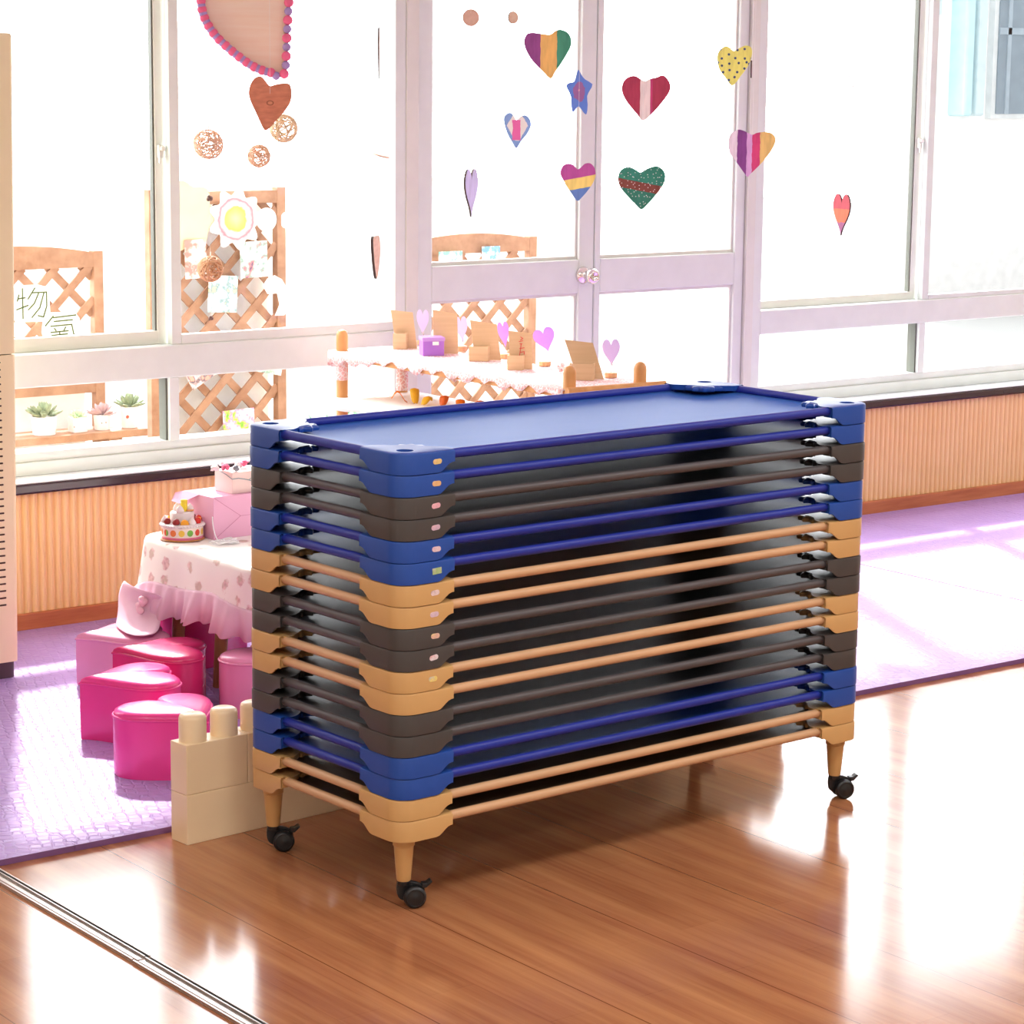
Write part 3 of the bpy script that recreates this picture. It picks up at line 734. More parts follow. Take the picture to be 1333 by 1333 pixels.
for k, (a, kind) in enumerate(((-150, 'berry'), (-122, 'orange'), (-95, 'cream'), (-68, 'straw'), (-45, 'orange'), (-20, 'straw'), (170, 'berry'), (140, 'cream'), (110, 'orange'), (80, 'straw'), (45, 'cream'), (12, 'berry'))):
    a = math.radians(a); cx_, cy_ = .047 * math.cos(a), .047 * math.sin(a); bm = new_bm()
    if kind == 'cream':
        lathe(bm, [(.0105, 0), (.0115, .005), (.008, .012), (.003, .018), (.0005, .021)], 12, (cx_, cy_, .047)); obj('cream_swirl', bm, cream, ck, smooth=True)
    elif kind == 'orange':
        extrude_poly(bm, [(.012 * math.cos(t), .015 * math.sin(t)) for t in [PI * q / 8 for q in range(9)]], -.004, .004, axis='y')
        bmesh.ops.rotate(bm, verts=bm.verts, cent=(0, 0, 0), matrix=Matrix.Rotation(a + PI / 2, 3, 'Z')); bmesh.ops.translate(bm, verts=bm.verts, vec=(cx_, cy_, .047)); obj('orange_slice', bm, plain('toy_orange', (248, 168, 40), .35), ck, bevel=.001)
    else:
        lathe(bm, [(.003, 0), (.009, .003), (.0105, .009), (.007, .016), (.001, .019)], 12, (cx_, cy_, .046)); obj('strawberry' if kind == 'straw' else 'cherry', bm, plain('toy_' + kind, (214, 44, 36) if kind == 'straw' else (150, 40, 36), .3), ck, smooth=True)
for a in (215, 330, 90):
    a = math.radians(a); bm = new_bm(); lathe(bm, [(.010, 0), (.0115, .006), (.008, .014), (.003, .020), (.0005, .023)], 12, (.022 * math.cos(a), .022 * math.sin(a), .077)); obj('cream_swirl', bm, cream, ck, smooth=True)
bm = new_bm(); lathe(bm, [(.0085, 0), (.0095, .031), (.008, .033), (.001, .034)], 16, (.002, -.006, .078)); obj('candle', bm, plain('toy_candle', (250, 222, 60), .3), ck, smooth=True, auto=50)
bm = new_bm(); lathe(bm, [(.0005, 0), (.011, .001), (.011, .004), (.0005, .005)], 16, (.014, -.016, .079)); obj('biscuit', bm, plain('toy_biscuit', (244, 170, 100), .5), ck, smooth=True, auto=50)

# pink gift box -------------------------------------------------------------
def gable(x, y, rz, w_, d_, h_):
    g = thing('pink_box', 'pink paper gift box with folded end standing on the floral cloth', 'box', (x, y, TZ + .0016), rz, None)
    m = plain('pink_card', (236, 176, 206), .55, vary=.02)
    obj('box_body', BX((0, 0, 0), (w_, d_, h_)), m, g, bevel=.001)
    bm = new_bm(); fm = plain('pink_card_fold', (206, 128, 160), .6)
    for a, b in (((.001, 0), (w_ * .30, h_ * .5)), ((w_ * .30, h_ * .5), (.004, h_ - .002)), ((w_ * .30, h_ * .5), (w_, h_ * .5))):
        tube(bm, [(a[0], -.0003, a[1]), (b[0], -.0003, b[1])], .0006, 6)
    obj('fold_lines', bm, fm, g)
    bm = new_bm(); pts = [(0, -.004), (.055, -.02), (.085, .01), (.065, .05), (.02, .085), (0, .09)]
    # open lid flap sticking out at the back left
    A = [(-.002, d_ - .002, h_ - .002), (-.002, .05, h_ - .002), (-.045, d_ + .01, h_ - .028), (-.03, .08, h_ - .02)]
    bm2 = new_bm(); vs = [bm2.verts.new(p) for p in ((-.001, d_ * .45, h_ - .001), (-.001, d_, h_ - .001), (-.018, d_ + .012, h_ - .006), (-.036, d_ + .004, h_ - .026), (-.032, d_ - .03, h_ - .030))]
    bm2.faces.new(vs); bm.free()
    o = obj('lid_flap', bm2, m, g); sm = o.modifiers.new('t', 'SOLIDIFY'); sm.thickness = .0015
    return g
gable(.702, 1.905, math.radians(3), .30, .150, .118)
fb = thing('flower_box', 'small pale pink box with pink and silver flowers on its lid', 'box', (.775, 1.925, TZ + .0016 + .1185), math.radians(4))
m = plain('pale_box', (240, 212, 206), .6)
bm = BX((0, 0, 0), (.17, .085, .060)); obj('box_body', bm, m, fb, bevel=.001)
bm = new_bm(); tube(bm, [(-.001, -.0008, .042), (.02, -.0012, .043), (.05, -.0012, .036), (.09, -.0010, .024)], .0012, 6); tube(bm, [(.055, -.001, .035), (.07, -.0012, .044), (.08, -.001, .047)], .0008, 6)
tube(bm, [(-.0008, .0, .042), (-.0012, .03, .052), (-.0008, .06, .058)], .0011, 6)
obj('ribbon', bm, plain('ribbon_blue', (140, 160, 170), .5), fb)
def flower(name, p, r, m, root):
    bm = new_bm()
    for k in range(16):
        a = random.uniform(0, 2 * PI); e = random.uniform(-.1, 1.4); d = Vector((math.cos(a) * math.cos(e), math.sin(a) * math.cos(e), math.sin(e))) * r * .6
        c = Vector(p) + d; n0 = len(bm.verts); sphere(bm, (0, 0, 0), r * .5, 8, 5, (1, 1, .35))
        bm.verts.ensure_lookup_table(); vs = bm.verts[n0:]; q = d.normalized().to_track_quat('Z', 'Y').to_matrix().to_4x4(); q.translation = c
        bmesh.ops.transform(bm, matrix=q @ Matrix.Rotation(random.uniform(-.7, .7), 4, 'X'), verts=vs)
    obj(name, bm, m, root, smooth=True)
pkf = plain('flower_pink', (246, 110, 150), .6); whf = plain('flower_white', (248, 240, 240), .6); slf = plain('flower_silver', (150, 152, 160), .3, .6)
flower('pink_flower', (-.002, .030, .070), .014, pkf, fb); flower('silver_flower', (.018, .008, .068), .012, slf, fb); flower('white_flower', (-.022, .050, .066), .015, whf, fb); flower('white_flower', (.004, .055, .074), .012, whf, fb)
flower('pink_flower', (.075, .045, .070), .015, pkf, fb); flower('white_flower', (.062, .060, .066), .013, whf, fb)
rb = new_bm()
random.seed(3)
for k in range(9):
    pts = [(random.uniform(-.030, .045), random.uniform(-.028, .028), random.uniform(.001, .011)) for _ in range(5)]
    tube(rb, smooth_poly(pts, 5, closed=False), .0016, 6)
tube(rb, smooth_poly([(-.006, .042, .070), (-.007, .036, .040), (-.004, .02, .010), (.01, .0, .004)], 5, closed=False), .0014, 6)
o = obj('white_ribbon', rb, plain('white_ribbon', (250, 246, 248), .5), smooth=True); o.location = (.690, 1.838, TZ + .0030); tag(o, 'white curled ribbon lying on the cloth in front of the pink box', 'ribbon')

# ================================================================== SHELF COUNTER BY THE DOOR
SC = thing('shelf_counter', 'light wooden display shelf with rounded posts by the double door', 'shelf', (0, 0, 0))
cw = wood('counter_wood', (226, 168, 108), (206, 142, 82), (18, 18, 3), .4)
cxa, cxb, cya, cyb = 1.612, 1.880, 1.474, 2.650; CT = .795
for (x, y) in ((cxa + .006, cyb), (cxa + .006, cya + .02), (cxb - .035, cya - .018), (cxb - .03, cyb)):
    bm = new_bm(); lathe(bm, [(.0185, MT), (.0185, CT + .048), (.0172, CT + .056), (.013, CT + .064), (.006, CT + .068), (.001, CT + .069)], 24, (x, y, 0)); obj('post', bm, cw, SC, smooth=True, auto=45)
bm = BX((cxa - .02, cya - .01, CT - .022), (cxb + .03, cyb + .03, CT - .002)); obj('shelf_board', bm, cw, SC, bevel=.004)
bm = new_bm(); tube(bm, [(cxa - .035, cya - .02, CT + .002), (cxb + .035, cya - .046, CT + .002)], .011, 12); obj('end_rail', bm, cw, SC, smooth=True, auto=40)
bm = BX((cxa - .01, cya + .02, .628), (cxb + .01, cyb - .02, .645)); obj('shelf_board', bm, cw, SC, bevel=.003)
bm = BX((cxa - .01, cya + .02, .25), (cxb + .01, cyb - .02, .267)); obj('shelf_board', bm, cw, SC, bevel=.003)
# lace cloth
s = N('lace'); v = s.coord(); vo = s.n('ShaderNodeTexVoronoi', feature='DISTANCE_TO_EDGE'); vo.inputs['Scale'].default_value = 75; s.l(v, vo.inputs['Vector'])
col = s.ramp(vo.outputs['Distance'], [(.05, lin((252, 240, 240))), (.12, lin((240, 190, 186)))]); s.bump(vo.outputs['Distance'], .2, .002); LACE = s.set(col, .8, 0, .2)
bm = new_bm(); zc = CT + .0005
def dr(i, n, a): return a + .010 * math.sin(i * 1.9) + .006 * math.sin(i * .7 + 1)
rows = []; n = 46
ys = [cya + .012 + (cyb + .035 - cya - .012) * i / n for i in range(n + 1)]
rows.append([(cxa - .026 + .003 * math.sin(i * 1.3), y, zc - dr(i, n, .016 + (.0 if y < 2.5 else .02))) for i, y in enumerate(ys)])
rows.append([(cxa - .023, y, zc) for y in ys]); 
for f in (.25, .5, .75): rows.append([(cxa - .02 + (cxb + .05 - cxa) * f, y, zc + .0006 * math.sin(y * 60 + f * 9)) for y in ys])
rows.append([(cxb + .032, y, zc) for y in ys]); rows.append([(cxb + .036, y, zc - dr(i, n, .085)) for i, y in enumerate(ys)])
sheet(bm, rows)
far = [[(cxa - .023 + (cxb + .055 - cxa) * i / 16, cyb + .035 + .003 * math.sin(i), zc) for i in range(17)], [(cxa - .025 + (cxb + .055 - cxa) * i / 16, cyb + .036 + .004 * math.sin(i * 1.7), zc - .045 - .010 * math.sin(i * 1.1) - (.0)) for i in range(17)]]
sheet(bm, far)
o = obj('lace_cloth', bm, LACE, None, smooth=True); sm = o.modifiers.new('t', 'SOLIDIFY'); sm.thickness = .0012; sm.offset = 1; tag(o, 'pinkish white lace cloth spread over the top of the wooden display shelf', 'cloth')
bm = new_bm(); tube(bm, [(cxa + .006, cyb, CT - .002), (cxa + .006, cyb, CT - .05), (cxa + .006, cyb, CT - .092)], [.0192, .0200, .0192], 20, caps=False); o = obj('lace_wrap', bm, LACE, SC, smooth=True); o['label'] = 'lace wrapped round the post'
bm = new_bm(); tube(bm, [(cxb - .03, cyb, CT - .024), (cxb - .03, cyb, CT - .14)], [.0195, .0200], 20, caps=False); o = obj('lace_wrap', bm, LACE, SC, smooth=True); o['label'] = 'lace wrapped round the post'
bm = new_bm(); ysx = [cya + .05 + (cyb - cya - .05) * i / 30 for i in range(31)]
sheet(bm, [[(cxa - .03, y, .63 - .02 * abs(math.sin(y * 9))) for y in ysx], [(cxa - .025, y, .6475) for y in ysx], [(cxb + .015, y, .6475) for y in ysx]])
o = obj('white_cloth', bm, MATS['white'], None, smooth=True); sm = o.modifiers.new('t', 'SOLIDIFY'); sm.thickness = .0012; sm.offset = 1; tag(o, 'plain white cloth on the lower board of the display shelf', 'cloth')
LF = [plain('leaf_orange', (240, 130, 30), .5), plain('leaf_yellow', (250, 196, 50), .5), plain('leaf_rust', (226, 110, 50), .5)]
lv = thing('paper_leaves', 'curled orange and yellow paper leaves on the white cloth of the lower shelf', 'decoration', (1.73, 2.32, .6498))
for k, (x, y, a, hgt, ln_, mi) in enumerate(((-.05, .10, 2.6, .035, .05, 0), (-.02, .06, 1.2, .045, .03, 1), (.0, .02, .3, .022, .05, 1), (.03, -.03, .6, .028, .045, 2), (.055, -.08, .9, .020, .05, 0), (.07, -.16, .4, .024, .04, 2), (.08, -.23, 1.0, .018, .05, 0))):
    bm = new_bm(); d = Vector((math.cos(a), math.sin(a), 0)); q = Vector((-d.y, d.x, 0)); rows = []
    for i in range(7):
        t = i / 6; wdt = .014 * math.sin(PI * min(1, t * .9 + .08)) + .001; c = Vector((x, y, .002)) + d * (ln_ * (t - .5)) + Vector((0, 0, hgt * math.sin(PI * t * .8) ** 2))
        rows.append([c - q * wdt, c + Vector((0, 0, .003)), c + q * wdt])
    sheet(bm, rows); o = obj('leaf', bm, LF[mi], lv, smooth=True); sm = o.modifiers.new('t', 'SOLIDIFY'); sm.thickness = .001
# cardboard stands
CB = wood('cardboard', (226, 194, 156), (214, 180, 140), (2, 2, 60), .85, spec=.1); CBd = plain('cardboard_edge', (150, 108, 72), .9, spec=.1)
FR = math.radians(-37.5)   # faces the room
def card(x, y, px, poly, lean, label, pocket, rot=0):
    t = thing('cardboard_stand', label, 'cardboard', (x, y, CT + .0022), FR + rot, 'cardboard stands on the lace cloth')
    bm = new_bm(); extrude_poly(bm, [(a / px, b / px) for a, b in poly], 0, .0035, axis='y')
    bmesh.ops.rotate(bm, verts=bm.verts, cent=(0, 0, 0), matrix=Matrix.Rotation(-lean, 3, 'X')); obj('back_card', bm, CB, t)
    bm = new_bm()
    if pocket:
        x0, x1, h_, d_, open_ = pocket; pts = [(x0, -.001), (x0 - .004, -d_), (x1 - .006, -d_ - .003), (x1, -.001)]
        pts = [(p[0], p[1]) for p in pts]
        inner = [(x1 - .0028, -.001), (x1 - .009, -d_ + .0005), (x0 - .0005, -d_ + .003), (x0 + .0028, -.001)]
        extrude_poly(bm, pts + inner, 0, h_); obj('pocket', bm, CB, t)
        bm = BX((x0 + .001, -d_ + .003, 0), (x1 - .007, -.001, .002)); obj('pocket_base', bm, CBd, t)
    else: bm.free()
    return t
card(1.825, 2.590, 406, [(-13, 0), (14, 0), (8, 47), (-21, 50)], .10, 'cardboard stand with a curled pocket at the far end of the display shelf', (-.038, .006, .050, .024, 0))
card(1.845, 2.40, 413, [(-16, 0), (16, 0), (14, 52), (-18, 57)], .10, 'cardboard stand behind the purple box', None)
card(1.849, 2.185, 422, [(-17, 0), (17, 0), (11, 47), (-24, 52)], .12, 'cardboard stand with a square open pocket in the middle of the display shelf', (-.055, .006, .045, .030, 0))
card(1.792, 1.940, 435, [(-15, 0), (14, 0), (12, 47), (-18, 50)], .10, 'cardboard stand with red writing', (-.040, .008, .044, .026, 0))
card(1.815, 1.640, 448, [(-17, 0), (17, 0), (2, 47), (-35, 51)], .16, 'cardboard stand leaning sideways with a wide pocket, nearest the end rail', (-.060, .012, .048, .036, 0))
# red characters on the fourth card
tcard = [o for o in COL.objects if o.get('label', '') == 'cardboard stand with red writing'][0]
bm = new_bm(); k = 1 / 435
def stroke(bm, pts, k, wdt, y=-.0006, ox=0, oz=0, sc=1):
    P = [(ox + a * sc * k, oz + b * sc * k) for a, b in pts]
    for p, q in zip(P, P[1:]):
        d = Vector((q[0] - p[0], q[1] - p[1])); L = d.length
        if L < 1e-9: continue
        d /= L; n_ = Vector((-d.y, d.x)) * wdt / 2
        e = d * wdt * .3
        pp = [(p[0] - e.x + n_.x, p[1] - e.y + n_.y), (p[0] - e.x - n_.x, p[1] - e.y - n_.y), (q[0] + e.x - n_.x, q[1] + e.y - n_.y), (q[0] + e.x + n_.x, q[1] + e.y + n_.y)]
        extrude_poly(bm, pp, y - .0006, y, axis='y')
for pts in ([(-4, 36), (1, 37)], [(-3, 33), (0, 33)], [(-2, 42), (1, 40), (-2, 38)], [(-3, 27), (3, 28)], [(-1, 33), (-3, 18)], [(-2, 22), (3, 23), (3, 14), (0, 13)]): stroke(bm, pts, k, .0024)
bmesh.ops.rotate(bm, verts=bm.verts, cent=(0, 0, 0), matrix=Matrix.Rotation(-.10, 3, 'X')); obj('red_writing', bm, plain('red_ink', (226, 90, 80), .6), tcard)
# purple box
pb = thing('purple_box', 'small purple box with a white label in front of a cardboard stand', 'box', (1.787, 2.397, CT + .0022), math.radians(-24))
obj('box_body', BX((-.034, -.030, 0), (.034, .030, .052)), plain('purple_plastic', (172, 112, 214), .35), pb, bevel=.002)
obj('box_lid', BX((-.036, -.032, .046), (.036, .032, .058)), plain('purple_lid', (196, 150, 228), .35), pb, bevel=.002)
obj('box_label', BX((.0362, -.014, .030), (.0368, .012, .044)), MATS['white'], pb)
obj('box_label', BX((-.004, -.0326, .034), (.016, -.032, .045)), MATS['white'], pb)
# heart clip stands
s = N('purple_film'); tr = s.n('ShaderNodeBsdfTranslucent'); tr.inputs['Color'].default_value = lin((208, 160, 236)); s.set(lin((208, 168, 236)), .4)
mx = s.n('ShaderNodeMixShader'); mx.inputs[0].default_value = .35; s.l(s.b.outputs[0], mx.inputs[1]); s.l(tr.outputs[0], mx.inputs[2]); s.l(mx.outputs[0], s.out.inputs[0]); PF = s.m
s = N('pale_film'); tr = s.n('ShaderNodeBsdfTranslucent'); tr.inputs['Color'].default_value = lin((232, 214, 246)); s.set(lin((232, 214, 246)), .4)
mx = s.n('ShaderNodeMixShader'); mx.inputs[0].default_value = .35; s.l(s.b.outputs[0], mx.inputs[1]); s.l(tr.outputs[0], mx.inputs[2]); s.l(mx.outputs[0], s.out.inputs[0]); PF2 = s.m
BR_ = wood('disc_wood', (226, 176, 132), (206, 150, 104), (40, 40, 10), .6)
def clip(x, y, wd, ht, zc, tilt, m, label, rot=0):
    t = thing('heart_card_holder', label, 'ornament', (x, y, CT + .0022), FR + rot, 'paper heart holders on the lace cloth')
    bm = new_bm(); lathe(bm, [(.0175, 0), (.0185, .001), (.0185, .013), (.0175, .014)], 20); obj('wooden_base', bm, BR_, t, smooth=True, auto=40)
    bm = new_bm(); tube(bm, [(0, 0, .012), (.0, 0, zc - ht * .62), (.006, 0, zc - ht * .40)], .0009, 6); tube(bm, [(-.004, -.0016, zc - ht * .36), (.004, -.0016, zc - ht * .50), (.002, -.0016, zc - ht * .34)], .0012, 6); obj('wire_clip', bm, MATS['chrome'], t)
    bm = new_bm(); P = heart_pts(wd, ht, 36); c, s_ = math.cos(tilt), math.sin(tilt)
    extrude_poly(bm, [(a * c - b * s_, zc + a * s_ + b * c) for a, b in P], -.0006, .0006, axis='y'); obj('paper_heart', bm, m, t)
clip(1.935, 2.655, .042, .085, .072, 0, PF2, 'very pale lilac paper heart on a wooden disc, farthest on the display shelf', -.3)
clip(1.945, 2.455, .040, .085, .066, .1, PF2, 'pale lilac paper heart behind the purple box and its cardboard')
clip(1.925, 2.205, .036, .085, .072, .15, PF, 'lilac paper heart showing between the third and fourth cardboard stands')
clip(1.905, 1.972, .066, .076, .078, .30, PF, 'tilted lilac paper heart on a wooden disc beside the red written cardboard')
clip(1.890, 1.640, .052, .080, .072, .05, PF2, 'pale lilac paper heart on a wooden disc, nearest the end rail')
bm = new_bm(); random.seed(5)
for k in range(40):
    d = Vector((random.gauss(0, 1), random.gauss(0, 1), random.gauss(0, 1))).normalized() * .011; sphere(bm, (d.x, d.y, d.z + .015), .0045, 6, 4)
o = obj('pompom', bm, plain('pompom_pink', (248, 214, 214), .9), smooth=True); o.location = (1.842, 1.812, CT + .0022); tag(o, 'pale pink fluffy ball on the lace cloth', 'pompom')

# ================================================================== HANGING ORNAMENTS
YAW = math.radians(-37.5)
def paint(name, stops, axis='x', wob=.006, spots=None, slope=0.0, flip=False):
    """hard-edged bands of paint along a local axis (metres)"""
    s = N(name); v = s.coord(); sx = s.n('ShaderNodeSeparateXYZ'); s.l(v, sx.inputs[0])
    a = sx.outputs['X'] if axis == 'x' else sx.outputs['Z']; b = sx.outputs['Z'] if axis == 'x' else sx.outputs['X']
    val = s.math('ADD', a, s.math('MULTIPLY', s.math('SUBTRACT', s.noise(v, 45, 4), .5), wob * 2))
    val = s.math('ADD', val, s.math('MULTIPLY', b, slope))
    f = s.math('ADD', s.math('MULTIPLY', val, 5), .5); stops = [(-.1, stops[0][1])] + list(stops[1:])
    col = s.ramp(f, [(max(0, min(1, p * 5 + .5)), tuple(min(.92, q * 1.3 + .01) for q in lin(c)[:3]) + (1,)) for p, c in stops], 'CONSTANT')
    dk = s.ramp(s.noise(s.coord((90, 90, 18)), 1, 4), [(.3, (.82, .82, .82, 1)), (.6, (1, 1, 1, 1))]); col = s.mix(1.0, col, dk, 'MULTIPLY')
    if spots:
        vo = s.n('ShaderNodeTexVoronoi', feature='F1'); vo.inputs['Scale'].default_value = spots[0]; vo.inputs['Randomness'].default_value = spots[3]; vo.voronoi_dimensions = '2D'
        cb_ = s.n('ShaderNodeCombineXYZ'); s.l(sx.outputs['X'], cb_.inputs[0]); s.l(sx.outputs['Z'], cb_.inputs[1]); s.l(cb_.outputs[0], vo.inputs['Vector'])
        col = s.mix(s.math('LESS_THAN', vo.outputs['Distance'], spots[1]), col, lin(spots[2]))
    s.bump(s.noise(v, 150, 3), .15, .002)
    return s.set(col, .55, 0, .3)
EDGE = plain('ply_edge', (70, 54, 48), .8)
def hang(name, x, y, z, outline, px, m, label, cat, yaw=YAW, th=.005, group='painted wooden hearts hanging by threads', smooth_k=4, tie=None, edge=EDGE, part='painted_panel'):
    t = thing(name, label, cat, (x, y, z), yaw, group)
    P = [(a / px, b / px) for a, b in outline]
    if smooth_k: P = smooth_poly(P, smooth_k)
    bm = new_bm(); extrude_poly(bm, P, -th / 2, th / 2, axis='y')
    for f in bm.faces:
        f.normal_update()
        if abs(f.normal.y) < .5: f.material_index = 1
    obj(part, bm, [m, edge], t)
    tie = tie or (0, max(p[1] for p in P) - .012)
    bm = new_bm(); tube(bm, [(tie[0], -th / 2 - .0008, tie[1]), (tie[0], 0, ZC - z)], .00045, 5); obj('thread', bm, MATS['string'], t)
    return t
def flipy(c, pts, k): return [((a - c[0]) / k, (c[1] - b) / k) for a, b in pts]
# outlines are in px of the enlarged crops, k = enlargement
H1 = flipy((600, 330), [(345, 200), (375, 125), (440, 108), (530, 118), (625, 125), (680, 88), (740, 72), (820, 105), (858, 180), (845, 270), (760, 420), (690, 520), (640, 597), (560, 530), (440, 410), (370, 300)], 8.33)
hang('hanging_heart', 2.157, 2.3, 1.732, H1, 416, paint('paint_mardi', [(0, (134, 64, 128)), (-.022, (216, 172, 100)), (.029, (60, 136, 110))], wob=.003), 'large painted heart with purple, gold and green stripes, high at centre', 'hanging heart')
ST = flipy((945, 740), [(933, 505), (965, 560), (1010, 612), (1088, 660), (1062, 725), (1032, 790), (1040, 880), (1030, 980), (1000, 970), (945, 900), (905, 935), (875, 962), (862, 900), (855, 800), (830, 740), (802, 680), (835, 648), (890, 635), (910, 570)], 8.33)
s = N('paint_star'); v = s.coord((1, 1, .62)); d = s.n('ShaderNodeVectorMath', operation='LENGTH'); s.l(v, d.inputs[0])
val = s.math('ADD', d.outputs['Value'], s.math('MULTIPLY', s.noise(s.coord(), 60, 3), .018))
col = s.ramp(s.math('MULTIPLY', val, 10), [(0, lin((226, 150, 170))), (.13, lin((156, 106, 164))), (.28, lin((100, 136, 220)))], 'CONSTANT'); m = s.set(col, .5, 0, .3)
hang('hanging_star', 2.287, 2.3, 1.616, ST, 411, m, 'blue painted star with a purple centre hanging by a thread', 'hanging star', group=None, smooth_k=2)
RG = flipy((285, 1150), [(135, 1050), (155, 990), (205, 968), (245, 1000), (272, 1045), (310, 1012), (365, 992), (415, 1030), (432, 1100), (395, 1190), (330, 1270), (275, 1350), (230, 1290), (170, 1180)], 8.33)
s = N('paint_ring'); v = s.coord(); sx = s.n('ShaderNodeSeparateXYZ'); s.l(v, sx.inputs[0])
wb = s.math('MULTIPLY', s.math('SUBTRACT', s.noise(v, 50, 3), .5), .012); xx = s.math('ADD', sx.outputs['X'], wb); ax_ = s.math('ABSOLUTE', xx)
zz = sx.outputs['Z']
inner_ = s.math('MULTIPLY', s.math('LESS_THAN', s.math('ADD', ax_, s.math('MULTIPLY', s.math('ABSOLUTE', s.math('SUBTRACT', zz, .012)), .62)), .034), s.math('GREATER_THAN', zz, -.034))
pinkb = s.math('MULTIPLY', s.math('LESS_THAN', s.math('ABSOLUTE', s.math('ADD', xx, .003)), .0125), s.math('LESS_THAN', s.math('ABSOLUTE', s.math('ADD', zz, .001)), .031))
col = s.mix(inner_, lin((138, 172, 228)), lin((240, 236, 234))); col = s.mix(pinkb, col, lin((232, 110, 176))); m = s.set(col, .5, 0, .3)
hang('hanging_heart', 2.042, 2.3, 1.497, RG, 417, m, 'small light blue rimmed heart with a pink bar in its white middle', 'hanging heart')
CR = flipy((272, 445), [(60, 360), (80, 300), (125, 268), (175, 262), (225, 290), (262, 305), (300, 285), (360, 272), (410, 253), (455, 285), (482, 345), (465, 410), (400, 500), (320, 590), (247, 645), (200, 595), (110, 490), (70, 420)], 6.665)
hang('hanging_heart', 2.566, 2.3, 1.598, CR, 402, paint('paint_crimson', [(0, (158, 48, 76)), (-.020, (228, 204, 200)), (.013, (178, 52, 106)), (.020, (158, 48, 76))], wob=.002), 'crimson painted heart with one broad white stripe down the middle', 'hanging heart')
YL = flipy((1040, 185), [(890, 110), (910, 50), (960, 15), (1000, 30), (1032, 58), (1080, 30), (1135, 8), (1180, 25), (1190, 80), (1165, 170), (1100, 265), (1027, 350), (970, 290), (910, 210)], 6.665)
hang('hanging_heart', 2.948, 2.3, 1.702, YL, 391, paint('paint_yellow', [(0, (222, 216, 112))], spots=(42, .17, (60, 84, 124), .7)), 'yellow painted heart covered with blue dots in front of the door frame', 'hanging heart')
RB = flipy((265, 395), [(75, 310), (95, 230), (150, 198), (205, 208), (245, 245), (268, 258), (300, 235), (340, 198), (395, 193), (440, 235), (457, 310), (440, 380), (390, 465), (320, 550), (262, 597), (200, 520), (120, 400)], 8.33)
hang('hanging_heart', 2.287, 2.3, 1.331, RB, 408, paint('paint_rainbow', [(0, (86, 120, 180)), (-.022, (228, 196, 112)), (.013, (166, 72, 142))], 'z', .002, slope=-.20), 'painted heart banded purple, yellow and blue in front of the door stile', 'hanging heart')
GN = flipy((958, 455), [(702, 350), (725, 280), (780, 242), (840, 240), (900, 270), (945, 293), (1000, 260), (1090, 227), (1150, 235), (1200, 280), (1215, 350), (1190, 430), (1100, 550), (1030, 630), (963, 690), (900, 640), (800, 540), (720, 440)], 8.33)
hang('hanging_heart', 2.554, 2.3, 1.309, GN, 400, paint('paint_green', [(0, (40, 112, 92)), (-.012, (112, 58, 48)), (.016, (40, 118, 98))], 'z', .002, spots=(75, .10, (240, 236, 236), 1.0), slope=.18), 'dark green painted heart with a brown band and white specks', 'hanging heart')
PY = flipy((527, 560), [(115, 330), (160, 220), (230, 170), (300, 150), (390, 175), (520, 235), (600, 205), (700, 188), (780, 185), (870, 210), (935, 300), (905, 430), (800, 600), (650, 770), (520, 900), (462, 960), (400, 890), (260, 700), (140, 540)], 13.33)
hang('hanging_heart', 3.038, 2.3, 1.413, PY, 387, paint('paint_pinkyel', [(0, (232, 206, 214)), (-.050, (124, 62, 130)), (-.018, (202, 156, 200)), (.000, (196, 60, 110)), (.026, (216, 184, 110))], wob=.004), 'large painted heart striped white, purple, pink and yellow before the frame', 'hanging heart')
hp = [(a, b) for a, b in heart_pts(1, 1, 36)]
def hh(wd, ht): return [(a * wd, b * ht) for a, b in hp]
hang('hanging_heart', 1.863, 2.3, 1.305, hh(.10, .147), 1, paint('paint_lav', [(0, (184, 178, 214))], wob=0), 'lavender heart turned almost edge on, left half of the door', 'hanging heart', yaw=YAW + math.radians(68), smooth_k=0, th=.006)
hang('hanging_heart', 3.472, 2.3, 1.198, hh(.105, .145), 1, paint('paint_sunset', [(0, (132, 66, 104)), (-.028, (190, 84, 48)), (.020, (160, 48, 60))], 'z', .008), 'red, orange and mauve heart turned almost edge on in the right window', 'hanging heart', yaw=YAW - math.radians(64), smooth_k=0, th=.006)
NAT = wood('raw_heart', (226, 190, 170), (206, 160, 140), (20, 20, 60), .7)
hang('hanging_heart', 1.508, 2.3, 1.120, [(-.05, .056), (-.01, .062), (.03, .060), (.048, .02), (.03, -.03), (.0, -.066), (-.03, -.02)], 1, NAT, 'plain wooden heart seen edge on beside the window post', 'hanging heart', yaw=YAW + math.radians(80), th=.008, smooth_k=3)
hang('hanging_heart', 1.518, 2.3, 1.725, hh(.12, .15), 1, NAT, 'thin wooden heart seen exactly edge on, high in the left window', 'hanging heart', yaw=YAW + math.radians(92), smooth_k=0, th=.004)
hang('hanging_heart', 3.025, 2.3, 1.693, hh(.08, .058), 1, paint('paint_brown', [(0, (176, 120, 108))], wob=0), 'small brown heart seen edge on against the frame', 'hanging heart', yaw=YAW + math.radians(84), smooth_k=0)
DW = wood('disc_slice', (226, 188, 170), (212, 172, 152), (60, 60, 60), .7)
circ = lambda r: [(r * math.cos(2 * PI * q / 28), r * math.sin(2 * PI * q / 28)) for q in range(28)]
hang('hanging_disc', 1.858, 2.3, 1.836, circ(.026), 1, DW, 'round brown wooden disc hanging near the top of the door', 'hanging disc', smooth_k=0, edge=DW, group='wooden discs hanging by threads')
